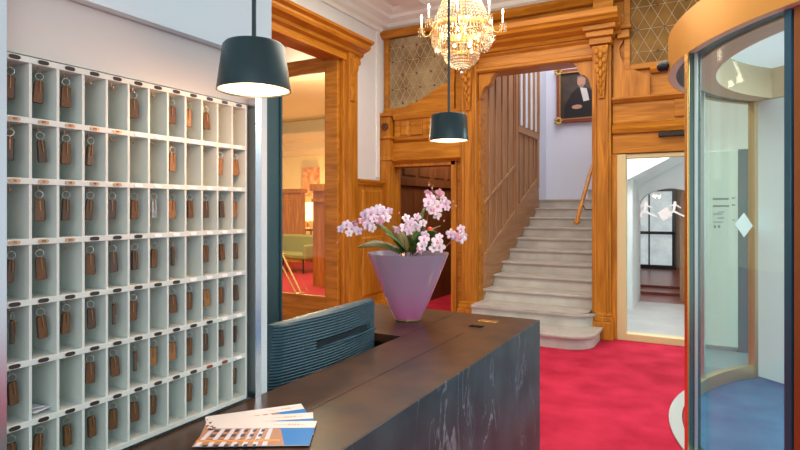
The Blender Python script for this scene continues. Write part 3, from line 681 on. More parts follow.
# keys
LEA = mat('brown_leather', (.135, .062, .018), .4, noise=.45, nscale=60); LEB = mat('tan_leather', (.30, .15, .045), .4, noise=.35, nscale=60); LEC = mat('dark_leather', (.085, .052, .028), .4, noise=.4, nscale=60); SIL = mat('silver_tag_metal', (.5, .5, .48), .3, .8, noise=.5, nscale=90)
EDG = mat('dark_tag_edge', (.025, .018, .014), .5)
OLDBR = mat('old_brass', (.30, .17, .07), .45, .6)
def keyproto(nm, m, wd, ln):
    e = thing('room_key', (0, 0, 0), nm, 'key', 'room keys hanging in the rack')
    b = B().torus((.004, 0, -.009), .0072, .0004, Matrix.Rotation(PI / 2, 3, 'Y') @ Matrix.Rotation(.3, 3, 'X')); b.out('key_ring', SATIN, e, smooth=True)
    def shape(w_, l0, l1): return [(-w_ * .55, l0 + .003), (-w_ * .3, l0), (w_ * .3, l0), (w_ * .55, l0 + -.003), (w_, l1 + .003), (w_ * .8, l1), (-w_ * .8, l1), (-w_, l1 + .003)]
    P = [(-wd * .62, -.018), (wd * .62, -.018), (wd * .9, -.022), (wd, -.018 - ln + .003), (wd * .8, -.018 - ln), (-wd * .8, -.018 - ln), (-wd, -.018 - ln + .003), (-wd * .9, -.022)]
    b = B().loft([(.0012, y, z) for y, z in P], [(.0068, y, z) for y, z in P]); tg = b.out('tag', m, e, bevel=.0008)
    b = B().loft([(-.0010, y * 1.10 + .0012, z) for y, z in P], [(.0030, y * 1.10 + .0012, z) for y, z in P]); b.out('tag_back', EDG, tg)
    b = B().tube([(.0075, 0, -.016), (.0085, .001, -.03), (.008, .0015, -.043)], .0012, 6); b.ball((.0075, 0, -.020), .003, .0015, .003, 8, 6); b.out('key_blade', OLDBR, e)
    return e
protos = [keyproto('brown', LEA, .0090, .046), keyproto('tan', LEB, .0095, .046), keyproto('dark brown', LEC, .0078, .046), keyproto('silver', SIL, .0065, .044)]
keymap = {0: {0: 0, 1: 0, 2: 0, 5: 0, 7: 0, 8: 1, 9: 0}, 1: {0: 2, 1: 2, 2: 0, 3: 2, 7: 1, 10: 1, 11: 1},
          2: {1: 0, 2: 2, 3: 2, 4: 2, 5: 0, 6: 3, 7: 1, 8: 0, 9: 2, 10: 2, 11: 1}, 3: {0: 2, 1: 0, 3: 0, 4: 2, 5: 2, 6: 0, 7: 2, 9: 0, 10: 0, 11: 2},
          4: {0: 2, 1: 0, 2: 0, 3: 2, 4: 2, 5: 0, 7: 0, 8: 0, 9: 1, 10: 0, 11: 2}, 5: {0: 0, 3: 0, 4: 0, 5: 2, 6: 1, 7: 1, 8: 0, 9: 2, 10: 2, 11: 2},
          6: {0: 0, 1: 0, 2: 0, 3: 0, 4: 0, 5: 0, 6: 0, 8: 0, 9: 0, 11: 2}}
edge = {(4, 0), (4, 4), (5, 5), (3, 7), (5, 11)}
ROWN = ['top row', 'second row', 'third row', 'middle row', 'third row from bottom', 'second row from bottom', 'bottom row']
COLN = ['leftmost pigeonhole', 'second pigeonhole from left', 'third pigeonhole from left', 'fourth pigeonhole from left', 'fifth pigeonhole from left', 'sixth pigeonhole from left', 'sixth pigeonhole from right', 'fifth pigeonhole from right', 'fourth pigeonhole from right', 'third pigeonhole from right', 'second pigeonhole from right', 'rightmost pigeonhole']
used = set()
for rr_ in range(NR):
    for c, kd in keymap[rr_].items():
        p = protos[kd]; nm = ['brown', 'tan', 'dark brown', 'silver'][kd]
        if kd not in used: o = p; used.add(kd)
        else: o = copy_tree(p)
        o.location = (WXF - .022, Y0 + (c + .5) * CWD, Z0 - rr_ * CHT - .0165)
        for ch in o.children: ch.matrix_parent_inverse = Matrix.Identity(4)
        a = random.uniform(-.55, .25)
        if (rr_, c) in edge: a = 1.0
        o.rotation_euler = (random.uniform(-.10, .10), 0, a)
        o['label'] = '%s key tag hanging in %s, %s' % (nm, ROWN[rr_], COLN[c])
# folded paper slip in row 5, col 1
zf = Z0 - 6 * CHT + .0062
b = B().obox((WXF - .045, Y0 + 1.5 * CWD, zf + .0058), (.030, .006, .003), (-.003, .019, .001), (0, 0, .0006)); b.obox((WXF - .05, Y0 + 1.5 * CWD, zf + .0095), (.024, -.004, .003), (.004, .015, .0), (0, 0, .0006))
tag(b.out('paper_slip', mat('paper', (.86, .87, .92), .7)), 'folded white paper slip lying in a keyless pigeonhole, second from the left', 'paper')

# ================================================================== counter
CX1 = -.751; CYE = 2.814
ct = thing('reception_counter', (-1.0, 1.6, 0), 'dark slate reception counter with brown polished top', 'counter')
B().box(CX1 - .03, CX1, -.6, CYE, 0, CTZ - .001).out('front_panel', SLATE, ct)
B().box(-1.75, CX1 - .03, CYE - .03, CYE, 0, CTZ - .036).out('end_panel', SLATE, ct)
SXM = -.976
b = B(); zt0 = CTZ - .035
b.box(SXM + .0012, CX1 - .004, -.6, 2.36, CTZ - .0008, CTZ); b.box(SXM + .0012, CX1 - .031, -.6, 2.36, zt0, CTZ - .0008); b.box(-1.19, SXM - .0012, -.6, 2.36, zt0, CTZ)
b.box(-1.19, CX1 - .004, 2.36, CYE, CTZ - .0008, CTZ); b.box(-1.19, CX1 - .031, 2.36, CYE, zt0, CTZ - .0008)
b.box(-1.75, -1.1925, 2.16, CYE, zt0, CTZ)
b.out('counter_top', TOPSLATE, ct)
B().box(-1.185, CX1 - .03, -.6, CYE - .03, zt0 - .03, zt0 - .0).out('under_frame', BLACK, ct)
B().box(-1.19, -1.16, -.6, 2.2, 0, zt0 - .03).out('back_panel', TEALW, ct)
B().box(-1.75, -1.72, 2.16, CYE - .03, 0, zt0).out('side_panel', TEALW, ct)
q = onz(490, 321.5, CTZ); b = B().box(q.x - .055, q.x + .040, q.y - .022, q.y + .022, CTZ, CTZ + .003); tag(b.out('brass_plate', BRASS, bevel=.001), 'small brass plate set on the far end of the counter', 'plate')
q = onz(477, 326.5, CTZ); b = B().box(q.x - .035, q.x + .03, q.y - .02, q.y + .02, CTZ, CTZ + .002); tag(b.out('cable_socket', mat('matt_black', (.004, .004, .004), .9, spec=.1)), 'black socket cover on the counter beside the brass plate', 'socket')

# brochures
SKY = mat('print_blue_sky', (.0, .22, .66), .5); CARD = mat('card_white', (.92, .87, .82), .45); FAC = mat('print_facade', (.55, .28, .17), .4); FWH = mat('print_white', (.80, .80, .88), .4); WIN = mat('print_window', (.06, .05, .05), .4); AWN = mat('print_orange', (.85, .38, .08), .4); TREE = mat('print_tree', (.25, .08, .04), .5); TXT = mat('print_text', (.72, .52, .38), .5)
for i, (pa, pb, zz, lab) in enumerate((((205, 417), (301, 404), .0, 'printed brochure at the bottom of the fan, turned furthest to the wall'), ((208, 420), (313, 413.5), .0021, 'printed brochure in the middle of the fan on the counter'), ((212, 424), (317, 423), .0042, 'printed brochure on top of the fan with white building picture'))):
    P0 = onz(*pa, CTZ); P1 = onz(*pb, CTZ)
    e = thing('brochure', (P0.x, P0.y, CTZ + zz), lab, 'brochure', 'fanned brochures on the counter')
    u = (P1 - P0).normalized(); v = Vector((u.y, -u.x, 0)); L = (P1 - P0).length; Wd = .15
    O = Vector((P0.x, P0.y, CTZ + zz))
    def rect(b, a, c, d, f, h0, h1):  # along u a..c, along v d..f
        A = [O + u * a + v * d, O + u * c + v * d, O + u * c + v * f, O + u * a + v * f]
        b.loft([p + Vector((0, 0, h0)) for p in A], [p + Vector((0, 0, h1)) for p in A])
    def quad(b, pts, h0, h1):
        A = [O + u * a + v * d for a, d in pts]; b.loft([p + Vector((0, 0, h0)) for p in A], [p + Vector((0, 0, h1)) for p in A])
    b = B(); rect(b, 0, L, 0, Wd, 0, .0012); b.out('card', CARD, e)
    b = B(); rect(b, .0, L, .045, Wd, .0012, .0014); pic = b.out('printed_sky', SKY, e)
    b = B(); quad(b, [(.0, .045), (.175, .045), (.19, .055), (.215, Wd), (.0, Wd)], .0014, .0015); b.out('printed_facade', FAC, e)
    b = B()
    for k in range(7):
        x0 = .012 + k * .028 - k * k * .0006; quad(b, [(x0, .047), (x0 + .010, .047), (x0 + .004 + k * .002, Wd), (x0 - .008 + k * .002, Wd)], .0015, .0016)
    b.out('printed_pier', FWH, e)
    b = B()
    for k in range(6):
        for j in range(5):
            x0 = .0245 + k * .0265 - k * k * .0006 - j * .0005; y0_ = .052 + j * .030; rect(b, x0, x0 + .013 - k * .001, y0_, y0_ + .016, .0015, .00165)
    b.out('printed_window', WIN, e)
    b = B(); rect(b, 0, .2, .115, .127, .0016, .00175); b.out('printed_awning', AWN, e)
    b = B(); 
    for k in range(9): a, d = .002 + .014 * random.random(), .02 + .035 * random.random(); rect(b, a, a + .008, d, d + .006, .0014, .00178)
    b.out('printed_tree', TREE, e)
    b = B()
    x = .165
    while x < L - .03:
        wdt = random.uniform(.004, .009); big = .20 < x < .225; rect(b, x, x + wdt * .75, .022 if not big else .018, .0245 if not big else .028, .0012, .00135); x += wdt
    b.out('printed_lettering', TXT, e)

# ================================================================== vase and orchid
vq = onz(408, 319.5, CTZ)
v0 = Vector((vq.x, vq.y, CTZ))
H = .338
prof = []
for k in range(13):
    t = k / 12; prof.append((.068 + .139 * (t ** 0.93), .012 + (H - .012) * t))
inner = [(r_ - .006, z_ + (0 if k else .004)) for k, (r_, z_) in enumerate(prof)]
e = thing('vase', v0, 'tall flared lilac pink glass vase holding the orchid on the counter', 'vase')
b = B().lathe([(0.0005, .012)] + prof + inner[::-1] + [(0.0005, .017)], (0, 0, 0), 48); vo = b.out('vase_body', vasemat(), None, smooth=True); vo.parent = e
b = B().lathe([(.0005, 0), (.064, 0), (.068, .004), (.067, .012), (.0005, .012)], (0, 0, 0), 40); vo = b.out('glass_foot', mat('clear_amber_glass', (.55, .35, .2), .1, trans=.6), None, smooth=True); vo.parent = e
b = B().lathe([(.0005, H - .06), (.170, H - .06), (.176, H - .045), (.0005, H - .035)], (0, 0, 0), 32); vo = b.out('moss', mat('moss', (.10, .08, .03), .9, noise=.5, nscale=40, bump=.5), None); vo.parent = e

orc = thing('orchid_plant', v0 + Vector((0, 0, H - .04)), 'pale pink and white orchid with green leaves growing in the vase', 'orchid')
VDEP = 2.825
def pv(x, y, dd=0):    # a point at the plant's distance
    r_ = ray(x, y); return EYEV + r_ * (VDEP + dd)
LEAF = mat('orchid_leaf', (.10, .20, .045), .35, noise=.35, nscale=12); LEAF2 = mat('orchid_leaf_olive', (.20, .20, .07), .4, noise=.3, nscale=10)
def leaf(pts, wd, m):
    b = B(); pts = [Vector(p) for p in pts]; n = len(pts); rows = []
    for i, p in enumerate(pts):
        d = (pts[min(i + 1, n - 1)] - pts[max(i - 1, 0)]).normalized(); sdv = d.cross(Vector((0, 0, 1))).normalized() * .55 + RT * .0 + Vector((0, 0, .65)) * .6
        sdv = (sdv - d * sdv.dot(d)).normalized(); ww = wd * math.sin(PI * min(.97, (.12 + .86 * i / (n - 1)))) ** .7; nn = d.cross(sdv) * ww * .25
        rows.append([b.bm.verts.new(p + sdv * ww + nn), b.bm.verts.new(p), b.bm.verts.new(p - sdv * ww + nn)])
    for i in range(n - 1):
        for j in range(2): b.bm.faces.new((rows[i][j], rows[i][j + 1], rows[i + 1][j + 1], rows[i + 1][j]))
    o = b.out('leaf', m, orc, smooth=True); s_ = o.modifiers.new('thick', 'SOLIDIFY'); s_.thickness = .003; s_.offset = 0
def curve(p, q, bow, n=9):
    return [p.lerp(q, i / (n - 1)) + Vector((0, 0, bow * math.sin(PI * i / (n - 1)))) for i in range(n)]
for (ax, ay, bx, by, dd, bow, wd, m) in ((404, 252, 374, 222, -.05, .03, .024, LEAF), (400, 252, 362, 246, -.10, .03, .024, LEAF2), (404, 252, 358, 247, 0, .03, .020, LEAF), (408, 252, 392, 226, .08, .02, .026, LEAF2),
                                          (412, 252, 437, 232, -.12, .035, .026, LEAF), (410, 252, 446, 246, -.14, .03, .022, LEAF), (410, 252, 424, 208, .06, .03, .028, LEAF), (406, 252, 386, 234, -.16, .02, .024, LEAF), (414, 252, 440, 226, .14, .03, .022, LEAF2), (416, 252, 410, 236, -.18, .015, .02, LEAF)):
    leaf(curve(pv(ax, ay, 0), pv(bx, by, dd), bow), wd * 1.25, m)
STEM = mat('orchid_stem', (.22, .12, .07), .5)
stems = [[(402, 256, 0), (395, 236, 0), (384, 218, -.02), (366, 217, -.04), (347, 226, -.06), (337, 238, -.06)],
         [(406, 256, 0), (404, 240, -.03), (398, 226, -.06), (384, 215, -.06), (372, 214, -.05)],
         [(410, 256, 0), (418, 225, .02), (426, 198, .03), (432, 190, .02), (446, 204, 0), (452, 203, 0)],
         [(412, 256, 0), (422, 240, -.05), (424, 222, -.08), (414, 220, -.1), (404, 226, -.1)],
         [(414, 256, 0), (428, 248, -.08), (444, 248, -.1), (455, 238, -.1), (464, 234, -.1)],
         [(412, 256, 0), (426, 226, .04), (433, 186, .05), (428, 182, .05)]]
for s_ in stems: B().tube([pv(*p) for p in s_], .0028, 6, taper=.0016).out('stem', STEM, orc, smooth=True)
PET = mat('pale_pink_petal', (.82, .74, .94), .5, noise=.12, nscale=60); PETW = mat('white_petal', (.86, .86, .96), .5); PETP = mat('rose_petal', (.78, .46, .62), .5, noise=.2, nscale=50)
LIP = mat('flower_lip', (.66, .32, .46), .4)
def flowermesh(m, nm):
    b = B()
    for k in range(5):
        a = PI / 2 + k * 2 * PI / 5; wd = .0125 if k in (1, 4) else .009; ln = .019
        rt = Matrix.Rotation(a, 3, 'Z') @ Matrix.Rotation(-.25 + .2 * random.random(), 3, 'Y')
        b.ball(rt @ Vector((ln * .75, 0, 0)), ln * .72, wd, .0022, 10, 6, rot=rt)
    me = bpy.data.meshes.new(nm); b.bm.to_mesh(me); b.bm.free(); me.materials.append(m)
    for p in me.polygons: p.use_smooth = True
    return me
def lipmesh():
    b = B(); b.ball((0, -.003, .006), .0055, .006, .006, 8, 6); b.ball((0, .004, .006), .003, .003, .005, 8, 6)
    me = bpy.data.meshes.new('lip'); b.bm.to_mesh(me); b.bm.free(); me.materials.append(LIP); return me
FM = [flowermesh(PET, 'petals'), flowermesh(PETW, 'petals'), flowermesh(PETP, 'petals')]; LM = lipmesh()
oinv = Matrix.Translation(-orc.location)
def flower(x, y, dd, k, s=1.0):
    o = bpy.data.objects.new('flower', FM[k]); COL.objects.link(o); o.parent = orc; o.matrix_parent_inverse = oinv
    p = pv(x, y, dd); o.location = p
    d = (EYEV - p).normalized(); d = (d + Vector((random.uniform(-.6, .6), random.uniform(-.3, .3), random.uniform(-.5, .5)))).normalized()
    o.rotation_mode = 'QUATERNION'; o.rotation_quaternion = d.to_track_quat('Z', 'Y') @ Matrix.Rotation(random.uniform(-.4, .4), 3, 'Z').to_quaternion(); o.scale = (s, s, s)
    l = bpy.data.objects.new('flower_lip', LM); COL.objects.link(l); l.parent = o
for x, y, dd, k, s in ((341, 229, -.06, 0, .8), (347, 225, -.07, 0, 1), (352, 229, -.05, 0, .9), (349, 233, -.08, 1, .8), (355, 224, -.04, 2, .8), (358, 231, -.06, 0, .9), (365, 215, -.04, 0, 1), (371, 213, -.06, 0, 1.2), (377, 211, -.04, 1, 1.2), (383, 213, -.05, 0, 1.2), (386, 218, -.07, 1, 1.0), (374, 219, -.08, 0, 1.0), (367, 225, -.08, 0, 1.1), (372, 228, -.09, 1, .9), (380, 221, -.08, 2, .9), (362, 221, -.05, 2, .8), (389, 211, -.03, 0, .8), (380, 209, -.03, 0, 1.0),
                       (405, 228, -.1, 0, 1.1), (411, 224, -.1, 0, 1.2), (416, 227, -.11, 1, 1.1), (409, 231, -.12, 0, .9), (406, 218, -.08, 1, .8), (417, 217, -.08, 0, .8), (423, 223, -.09, 1, .8), (397, 230, -.09, 2, .7),
                       (430, 197, 0, 0, 1.0), (434, 203, 0, 1, 1.3), (428, 203, -.02, 0, 1.2), (438, 207, 0, 0, 1.2), (434, 211, -.02, 0, 1.1), (437, 215, -.02, 1, 1.0), (440, 194, .01, 2, 1.1), (446, 203, 0, 0, 1.0), (428, 193, 0, 2, .8), (443, 199, 0, 1, .9), (431, 209, -.02, 1, 1.0), (447, 208, 0, 0, .7),
                       (424, 240, -.12, 0, 1.1), (422, 246, -.13, 1, 1.0), (425, 235, -.1, 0, .9), (420, 250, -.13, 2, .8), (437, 242, -.12, 1, 1.2), (440, 247, -.13, 1, 1.1), (434, 248, -.12, 1, 1.0), (439, 237, -.11, 0, .8),
                       (451, 234, -.1, 0, 1.0), (456, 237, -.1, 2, .9), (461, 238, -.1, 1, 1.1), (464, 236, -.1, 0, .9), (461, 229, -.1, 0, .8)):
    flower(x, y, dd, k, s)
BUD = mat('orchid_bud', (.55, .22, .20), .5)
for x, y in ((337, 243), (429, 185), (432, 188), (453, 202), (456, 206), (444, 221), (399, 213), (392, 246)):
    p = pv(x, y, 0); B().ball(p, .005, .005, .006, 8, 6).out('bud', BUD, orc, smooth=True)
rq = pv(430, 230, .03); b = B().ball(rq, .017, .017, .016)
tag(b.out('red_bauble', mat('red_orange', (.80, .06, .02), .35), smooth=True), 'small round red ornament among the orchid stems', 'ornament')

# ================================================================== office chair
ch = thing('office_chair', (-1.5, 1.9, 0), 'teal leather office chair with ribbed back tucked behind the counter', 'chair')
LTH = mat('teal_leather', (.010, .062, .092), .42, noise=.3, nscale=30, bump=.1, spec=.5)
c00 = onx(273, 388, -1.30); c01 = onx(277.5, 326, -1.30); c11 = onx(376.5, 298, -1.30); 
yL, yR = c01.y, c11.y; zt = c01.z; zb = .93
NR_, NCn = 200, 30
b = B()
def backpt(u, v, side):    # u along the width, v up
    yl_ = yL - (yL - onx(270, 386, -1.30).y) * (1 - v); y = yl_ + (yR - yl_) * u; rib = .0014 * math.sin((v + .05 * math.sin(u * 3)) * PI * 52)
    zz = zb + (zt - zb) * v + .010 * math.sin(PI * u) * v
    x = -1.30 + .030 * math.sin(PI * u) * (1 if True else 0) - .045 * (1 - v) * 0 + .0
    edge_ = min(1, min(u, 1 - u) / .05, (1 - v) / .04); x -= .018 * (1 - math.sqrt(max(0, 1 - (1 - edge_) ** 2)))
    slot = (.30 < u < .90) and abs(v - .60) < .045
    if side > 0: return Vector((x + rib * (0 if slot else 1) - (.020 if slot else 0), y, zz))
    return Vector((x - .028, y, zz))
G = {}
for sd in (1, -1):
    for i in range(NCn + 1):
        for j in range(NR_ + 1): G[sd, i, j] = b.bm.verts.new(backpt(i / NCn, j / NR_, sd))
for i in range(NCn):
    for j in range(NR_):
        for sd in (1, -1): b.bm.faces.new((G[sd, i, j], G[sd, i + 1, j], G[sd, i + 1, j + 1], G[sd, i, j + 1]))
for i in range(NCn):
    for j in (0, NR_): b.bm.faces.new((G[1, i, j], G[1, i + 1, j], G[-1, i + 1, j], G[-1, i, j]))
for j in range(NR_):
    for i in (0, NCn): b.bm.faces.new((G[1, i, j], G[1, i, j + 1], G[-1, i, j + 1], G[-1, i, j]))
bk = b.out('backrest', LTH, ch, smooth=True)
ym = (yL + yR) / 2
b = B(); ya_, yb2 = yL + (yR - yL) * .30, yL + (yR - yL) * .93
def slz(y): return zb + (zt - zb) * (.66 + .03 * ((y - yL) / (yR - yL) - .65))
zsl = zb + (zt - zb) * .60; hh_ = (zt - zb) * .045
b.tube([(-1.278, ya_, zsl - hh_), (-1.266, (ya_ + yb2) / 2, zsl - hh_), (-1.276, yb2, zsl - hh_)], .0035, 6); b.out('handle', LTH, bk, smooth=True)
b = B(); n_ = 12; Pq = [(-1.30 + .030 * math.sin(PI * (.30 + .6 * k_ / n_)) - .012, yL + (yR - yL) * (.30 + .6 * k_ / n_)) for k_ in range(n_ + 1)]
for k_ in range(n_):
    (xa_, y_a), (xb_, y_b) = Pq[k_], Pq[k_ + 1]
    b.loft([(xa_, y_a, zsl - hh_), (xa_, y_a, zsl + hh_), (xa_ - .004, y_a, zsl + hh_), (xa_ - .004, y_a, zsl - hh_)], [(xb_, y_b, zsl - hh_), (xb_, y_b, zsl + hh_), (xb_ - .004, y_b, zsl + hh_), (xb_ - .004, y_b, zsl - hh_)])
b.out('handle_slot', mat('slot_shade', (.006, .014, .02), .7), bk)  # dark strip stands in for the shade inside the handle slot
B().box(-1.85, -1.36, yL + .04, yR - .04, .50, .60).out('seat', LTH, ch, bevel=.03)
B().tube([(-1.355, ym, .95), (-1.37, ym, .70), (-1.5, ym, .49)], .02, 8).out('back_support', SATIN, ch, smooth=True)
B().tube([(-1.6, ym, .12), (-1.6, ym, .50)], .025, 12).out('gas_lift', SATIN, ch, smooth=True)
for k in range(5):
    a = k * 2 * PI / 5 + .3; ex, ey = -1.6 + .28 * math.cos(a), ym + .28 * math.sin(a)
    lg = B().tube([(-1.6, ym, .12), (ex, ey, .08)], .02, 8, taper=.014).out('leg', SATIN, ch, smooth=True)
    B().ball((ex, ey, .03), .03, .03, .03).out('castor', BLACK, lg, smooth=True)

# ================================================================== pendants
def pendant(name, x, ytop, ybot, X, wpx_b, wpx_t, label):
    q = onx(x, ybot, X); dep = (q - EYEV).dot(FW); zb_ = q.z; zt_ = onx(x, ytop, X).z
    R1 = wpx_b / 2 * dep / FPX; R0 = wpx_t / 2 * dep / FPX
    e = thing(name, (q.x, q.y, zb_), label, 'lamp', 'pendant lamps above the counter')
    h = zt_ - zb_
    o = B().lathe([(.012, h - .003), (R0 - .006, h - .003), (R0, h - .010), (R1, 0), (R1 - .003, 0), (R0 - .004, h - .014), (.012, h - .008)], (q.x, q.y, zb_), 48); o.out('lamp_shade', TEAL, e, smooth=True)
    o = B().lathe([(.0005, .016), (R1 - .013, .016), (R1 - .006, .004), (R1 - .004, .004), (R1 - .012, .026), (.0005, .026)], (q.x, q.y, zb_), 48); o.out('reflector', LAMPIN, e, smooth=True)
    o = B().lathe([(.0005, .012), (R1 * .84, .012), (R1 * .84, .018), (.0005, .018)], (q.x, q.y, zb_), 48); o.out('light_disc', LAMPDISC, e)
    B().tube([(q.x, q.y, zt_ - .008), (q.x, q.y, ZC - .10)], .0055, 8).out('rod', TEAL, e, smooth=True)
    B().lathe([(.0005, 0), (.05, 0), (.05, .11), (.0005, .11)], (q.x, q.y, ZC - .11), 24).out('ceiling_rose', TEAL, e, smooth=True)
    l = point('pendant_bulb', (q.x, q.y, zb_ - .04), 3.4, (1, .50, .26), .04); l.parent = e; l.matrix_parent_inverse = Matrix.Translation(-e.location)
pendant('pendant_lamp', 254, 43, 91, -.976, 73, 61, 'large looking dark teal pendant lamp, the nearer one, in front of the key rack')
pendant('pendant_lamp', 448.8, 114, 141, -.976, 39.5, 36, 'dark teal pendant lamp above the orchid, the farther one')

# ================================================================== chandelier
C0 = Vector((-2.2, 5.26, 0)); cz = 1.6
def zc(y): return EYE - (y - HZ) / FPX * 5.67
CRY = bpy.data.materials.new('crystal'); CRY.use_nodes = True; t = CRY.node_tree; t.nodes.clear()
o_ = t.nodes.new('ShaderNodeOutputMaterial'); tr_ = t.nodes.new('ShaderNodeBsdfTransparent'); tr_.inputs[0].default_value = (1, .93, .80, 1)
gl = t.nodes.new('ShaderNodeBsdfGlossy'); gl.inputs['Roughness'].default_value = .12; gl.inputs[0].default_value = (.85, .74, .58, 1)
tl = t.nodes.new('ShaderNodeBsdfTranslucent'); tl.inputs[0].default_value = (.42, .37, .30, 1)
m1 = t.nodes.new('ShaderNodeMixShader'); m1.inputs[0].default_value = .18; m2 = t.nodes.new('ShaderNodeMixShader'); m2.inputs[0].default_value = .55
t.links.new(gl.outputs[0], m1.inputs[1]); t.links.new(tl.outputs[0], m1.inputs[2]); t.links.new(tr_.outputs[0], m2.inputs[1]); t.links.new(m1.outputs[0], m2.inputs[2]); t.links.new(m2.outputs[0], o_.inputs[0])
chd = thing('chandelier', C0 + Vector((0, 0, zc(74))), 'large lit crystal chandelier with candle arms hanging before the stair portal', 'chandelier')
zr = zc(29)
b = B().lathe([(.292, -.035), (.302, -.035), (.306, 0), (.302, .03), (.292, .03)], (C0.x, C0.y, zr), 48)
b.lathe([(.185, -.01), (.192, -.01), (.192, .012), (.185, .012)], (C0.x, C0.y, zc(47)), 40); b.lathe([(.10, -.01), (.108, -.01), (.108, .012), (.10, .012)], (C0.x, C0.y, zc(-28)), 32)
b.tube([(C0.x, C0.y, zc(60)), (C0.x, C0.y, ZC - .02)], .009, 8)
for k in range(6):
    a = k * PI / 3; b.tube([(C0.x, C0.y, zr), (C0.x + .30 * math.cos(a), C0.y + .30 * math.sin(a), zr)], .005, 6)
b.lathe([(.0005, 0), (.07, 0), (.05, -.05), (.0005, -.08)], (C0.x, C0.y, ZC), 24)
b.out('brass_frame', BRASS, chd, smooth=True)
b = B()
for k in range(52):
    a = 2 * PI * k / 52; n = 17
    for j in range(n):
        t_ = j / (n - 1); rr_ = .105 + (.300 - .105) * (t_ ** 1.35); z = zc(-28) + (zr + .03 - zc(-28)) * t_
        b.octa((C0.x + rr_ * math.cos(a), C0.y + rr_ * math.sin(a), z), .0105, .019)
b.out('crystal_strands', CRY, chd)['kind'] = 'stuff'
b = B()
for k in range(56):      # upper basket, ring to lower ring
    a = 2 * PI * k / 56
    for j in range(9):
        t_ = j / 8; rr_ = .300 - .022 * t_ ** 2; z = zr - .03 - (zr - .03 - zc(49)) * t_ * (1 if k % 2 else .88)
        b.octa((C0.x + rr_ * math.cos(a), C0.y + rr_ * math.sin(a), z), .011, .016)
    b.octa((C0.x + .31 * math.cos(a), C0.y + .31 * math.sin(a), zr - .06), .009, .034); b.octa((C0.x + .30 * math.cos(a), C0.y + .30 * math.sin(a), zr - .13 - .02 * (k % 2)), .009, .03)
b.out('crystal_basket', CRY, chd)['kind'] = 'stuff'
b = B()
for k in range(44):
    a = 2 * PI * k / 44
    for j in range(10):
        ph = j / 9 * PI / 2 * .96; rr_ = .192 * math.cos(ph); z = zc(49) - (zc(49) - zc(69)) * math.sin(ph)
        b.octa((C0.x + rr_ * math.cos(a), C0.y + rr_ * math.sin(a), z), .010, .013)
b.out('crystal_bowl', CRY, chd)['kind'] = 'stuff'
b = B().ball((C0.x, C0.y, zc(73.5)), .024, .024, .024); b.octa((C0.x, C0.y, zc(70)), .01, .02); b.out('crystal_ball', CRY, chd)
FLM = emis('flame_bulb_glow', (1, .80, .50), 30); WAX = mat('candle_sleeve', (.95, .9, .8), .5, emit=(1, .8, .55), es=.5); BULB = emis('inner_bulb', (1, .82, .55), 4)
for k in range(8):
    a = 2 * PI * k / 8 + .30; d = Vector((math.cos(a), math.sin(a), 0)); R_ = .41
    def Q(r_, z): return (C0.x + d.x * r_, C0.y + d.y * r_, z)
    ar = B().tube([Q(.30, zr), Q(.33, zr - .05), Q(.37, zr - .06), Q(.405, zr - .02), Q(R_, zr + .01)], .006, 6).out('candle_arm', BRASS, chd, smooth=True)
    B().lathe([(.0005, 0), (.012, 0), (.036, .012), (.038, .016), (.012, .006), (.0005, .006)], Q(R_, zr + .01), 16).out('drip_pan', CRY, ar, smooth=True)
    B().tube([Q(R_, zr + .015), Q(R_, zr + .125)], .0085, 10).out('candle', WAX, ar, smooth=True)
    b = B().lathe([(.0005, 0), (.008, .006), (.011, .018), (.006, .036), (.0005, .05)], Q(R_, zr + .125), 12); b.out('flame_bulb', FLM, ar, smooth=True)
    b = B()
    for j in range(8):
        aa = j * PI / 4; b.octa((C0.x + d.x * R_ + .034 * math.cos(aa), C0.y + d.y * R_ + .034 * math.sin(aa), zr - .012), .005, .018); b.octa((C0.x + d.x * R_ + .034 * math.cos(aa), C0.y + d.y * R_ + .034 * math.sin(aa), zr - .045), .005, .014)
    b.out('pendant_drops', CRY, ar)
for k in range(9):
    a = k * 2 * PI / 9; rr_ = .19 if k % 3 else .09; z = zr - .05 if k % 2 else zc(47)
    B().ball((C0.x + rr_ * math.cos(a), C0.y + rr_ * math.sin(a), z), .017, .017, .022).out('inner_bulb', BULB, chd, smooth=True)
for dz, pw_ in ((zr + .25, 4), (zr - .05, 3), (zc(56), 1.2)):
    l = point('chandelier_glow', (C0.x, C0.y, dz), pw_, (1, .82, .62), .06); l.parent = chd; l.matrix_parent_inverse = Matrix.Translation(-chd.location)

for k in range(4):
    a = k * PI / 2 + .69
    l = point('candle_glow', (C0.x + .52 * math.cos(a), C0.y + .52 * math.sin(a), zr + .2), 8, (1, .84, .64), .05); l.parent = chd; l.matrix_parent_inverse = Matrix.Translation(-chd.location)

# ================================================================== revolving door
DC = Vector((1.92, 4.87, 0)); RO, RI, RG = 2.2, 1.88, 2.08
rd = thing('revolving_door', DC, 'large round revolving door with curved glass and bronze canopy ring', 'revolving door')
B().lathe([(RO, 2.60), (RO + .004, 2.60), (RO + .004, 2.87), (RO, 2.87)], DC, 128).out('canopy_fascia', BRONZE, rd, smooth=True)
SOF = mat('canopy_soffit', (.62, .57, .47), .45)
b = B().lathe([(RI, 2.60), (2.05, 2.60), (2.05, 2.66), (2.15, 2.66), (2.15, 2.60), (RO, 2.60), (RO, 2.87), (RI, 2.87)], DC, 128); b.out('canopy_ring', mat('canopy_cream', (.74, .64, .44), .5), rd, smooth=True)
B().lathe([(2.052, 2.61), (2.148, 2.61), (2.148, 2.62), (2.052, 2.62)], DC, 96).out('canopy_slot', TEALW, rd)
B().lathe([(.0005, 2.875), (2.15, 2.875), (2.15, 2.90), (.0005, 2.90)], DC, 96).out('canopy_ceiling', mat('luminous_ceiling', (.80, .88, .90), .5, emit=(.72, .90, 1), es=.45), rd)
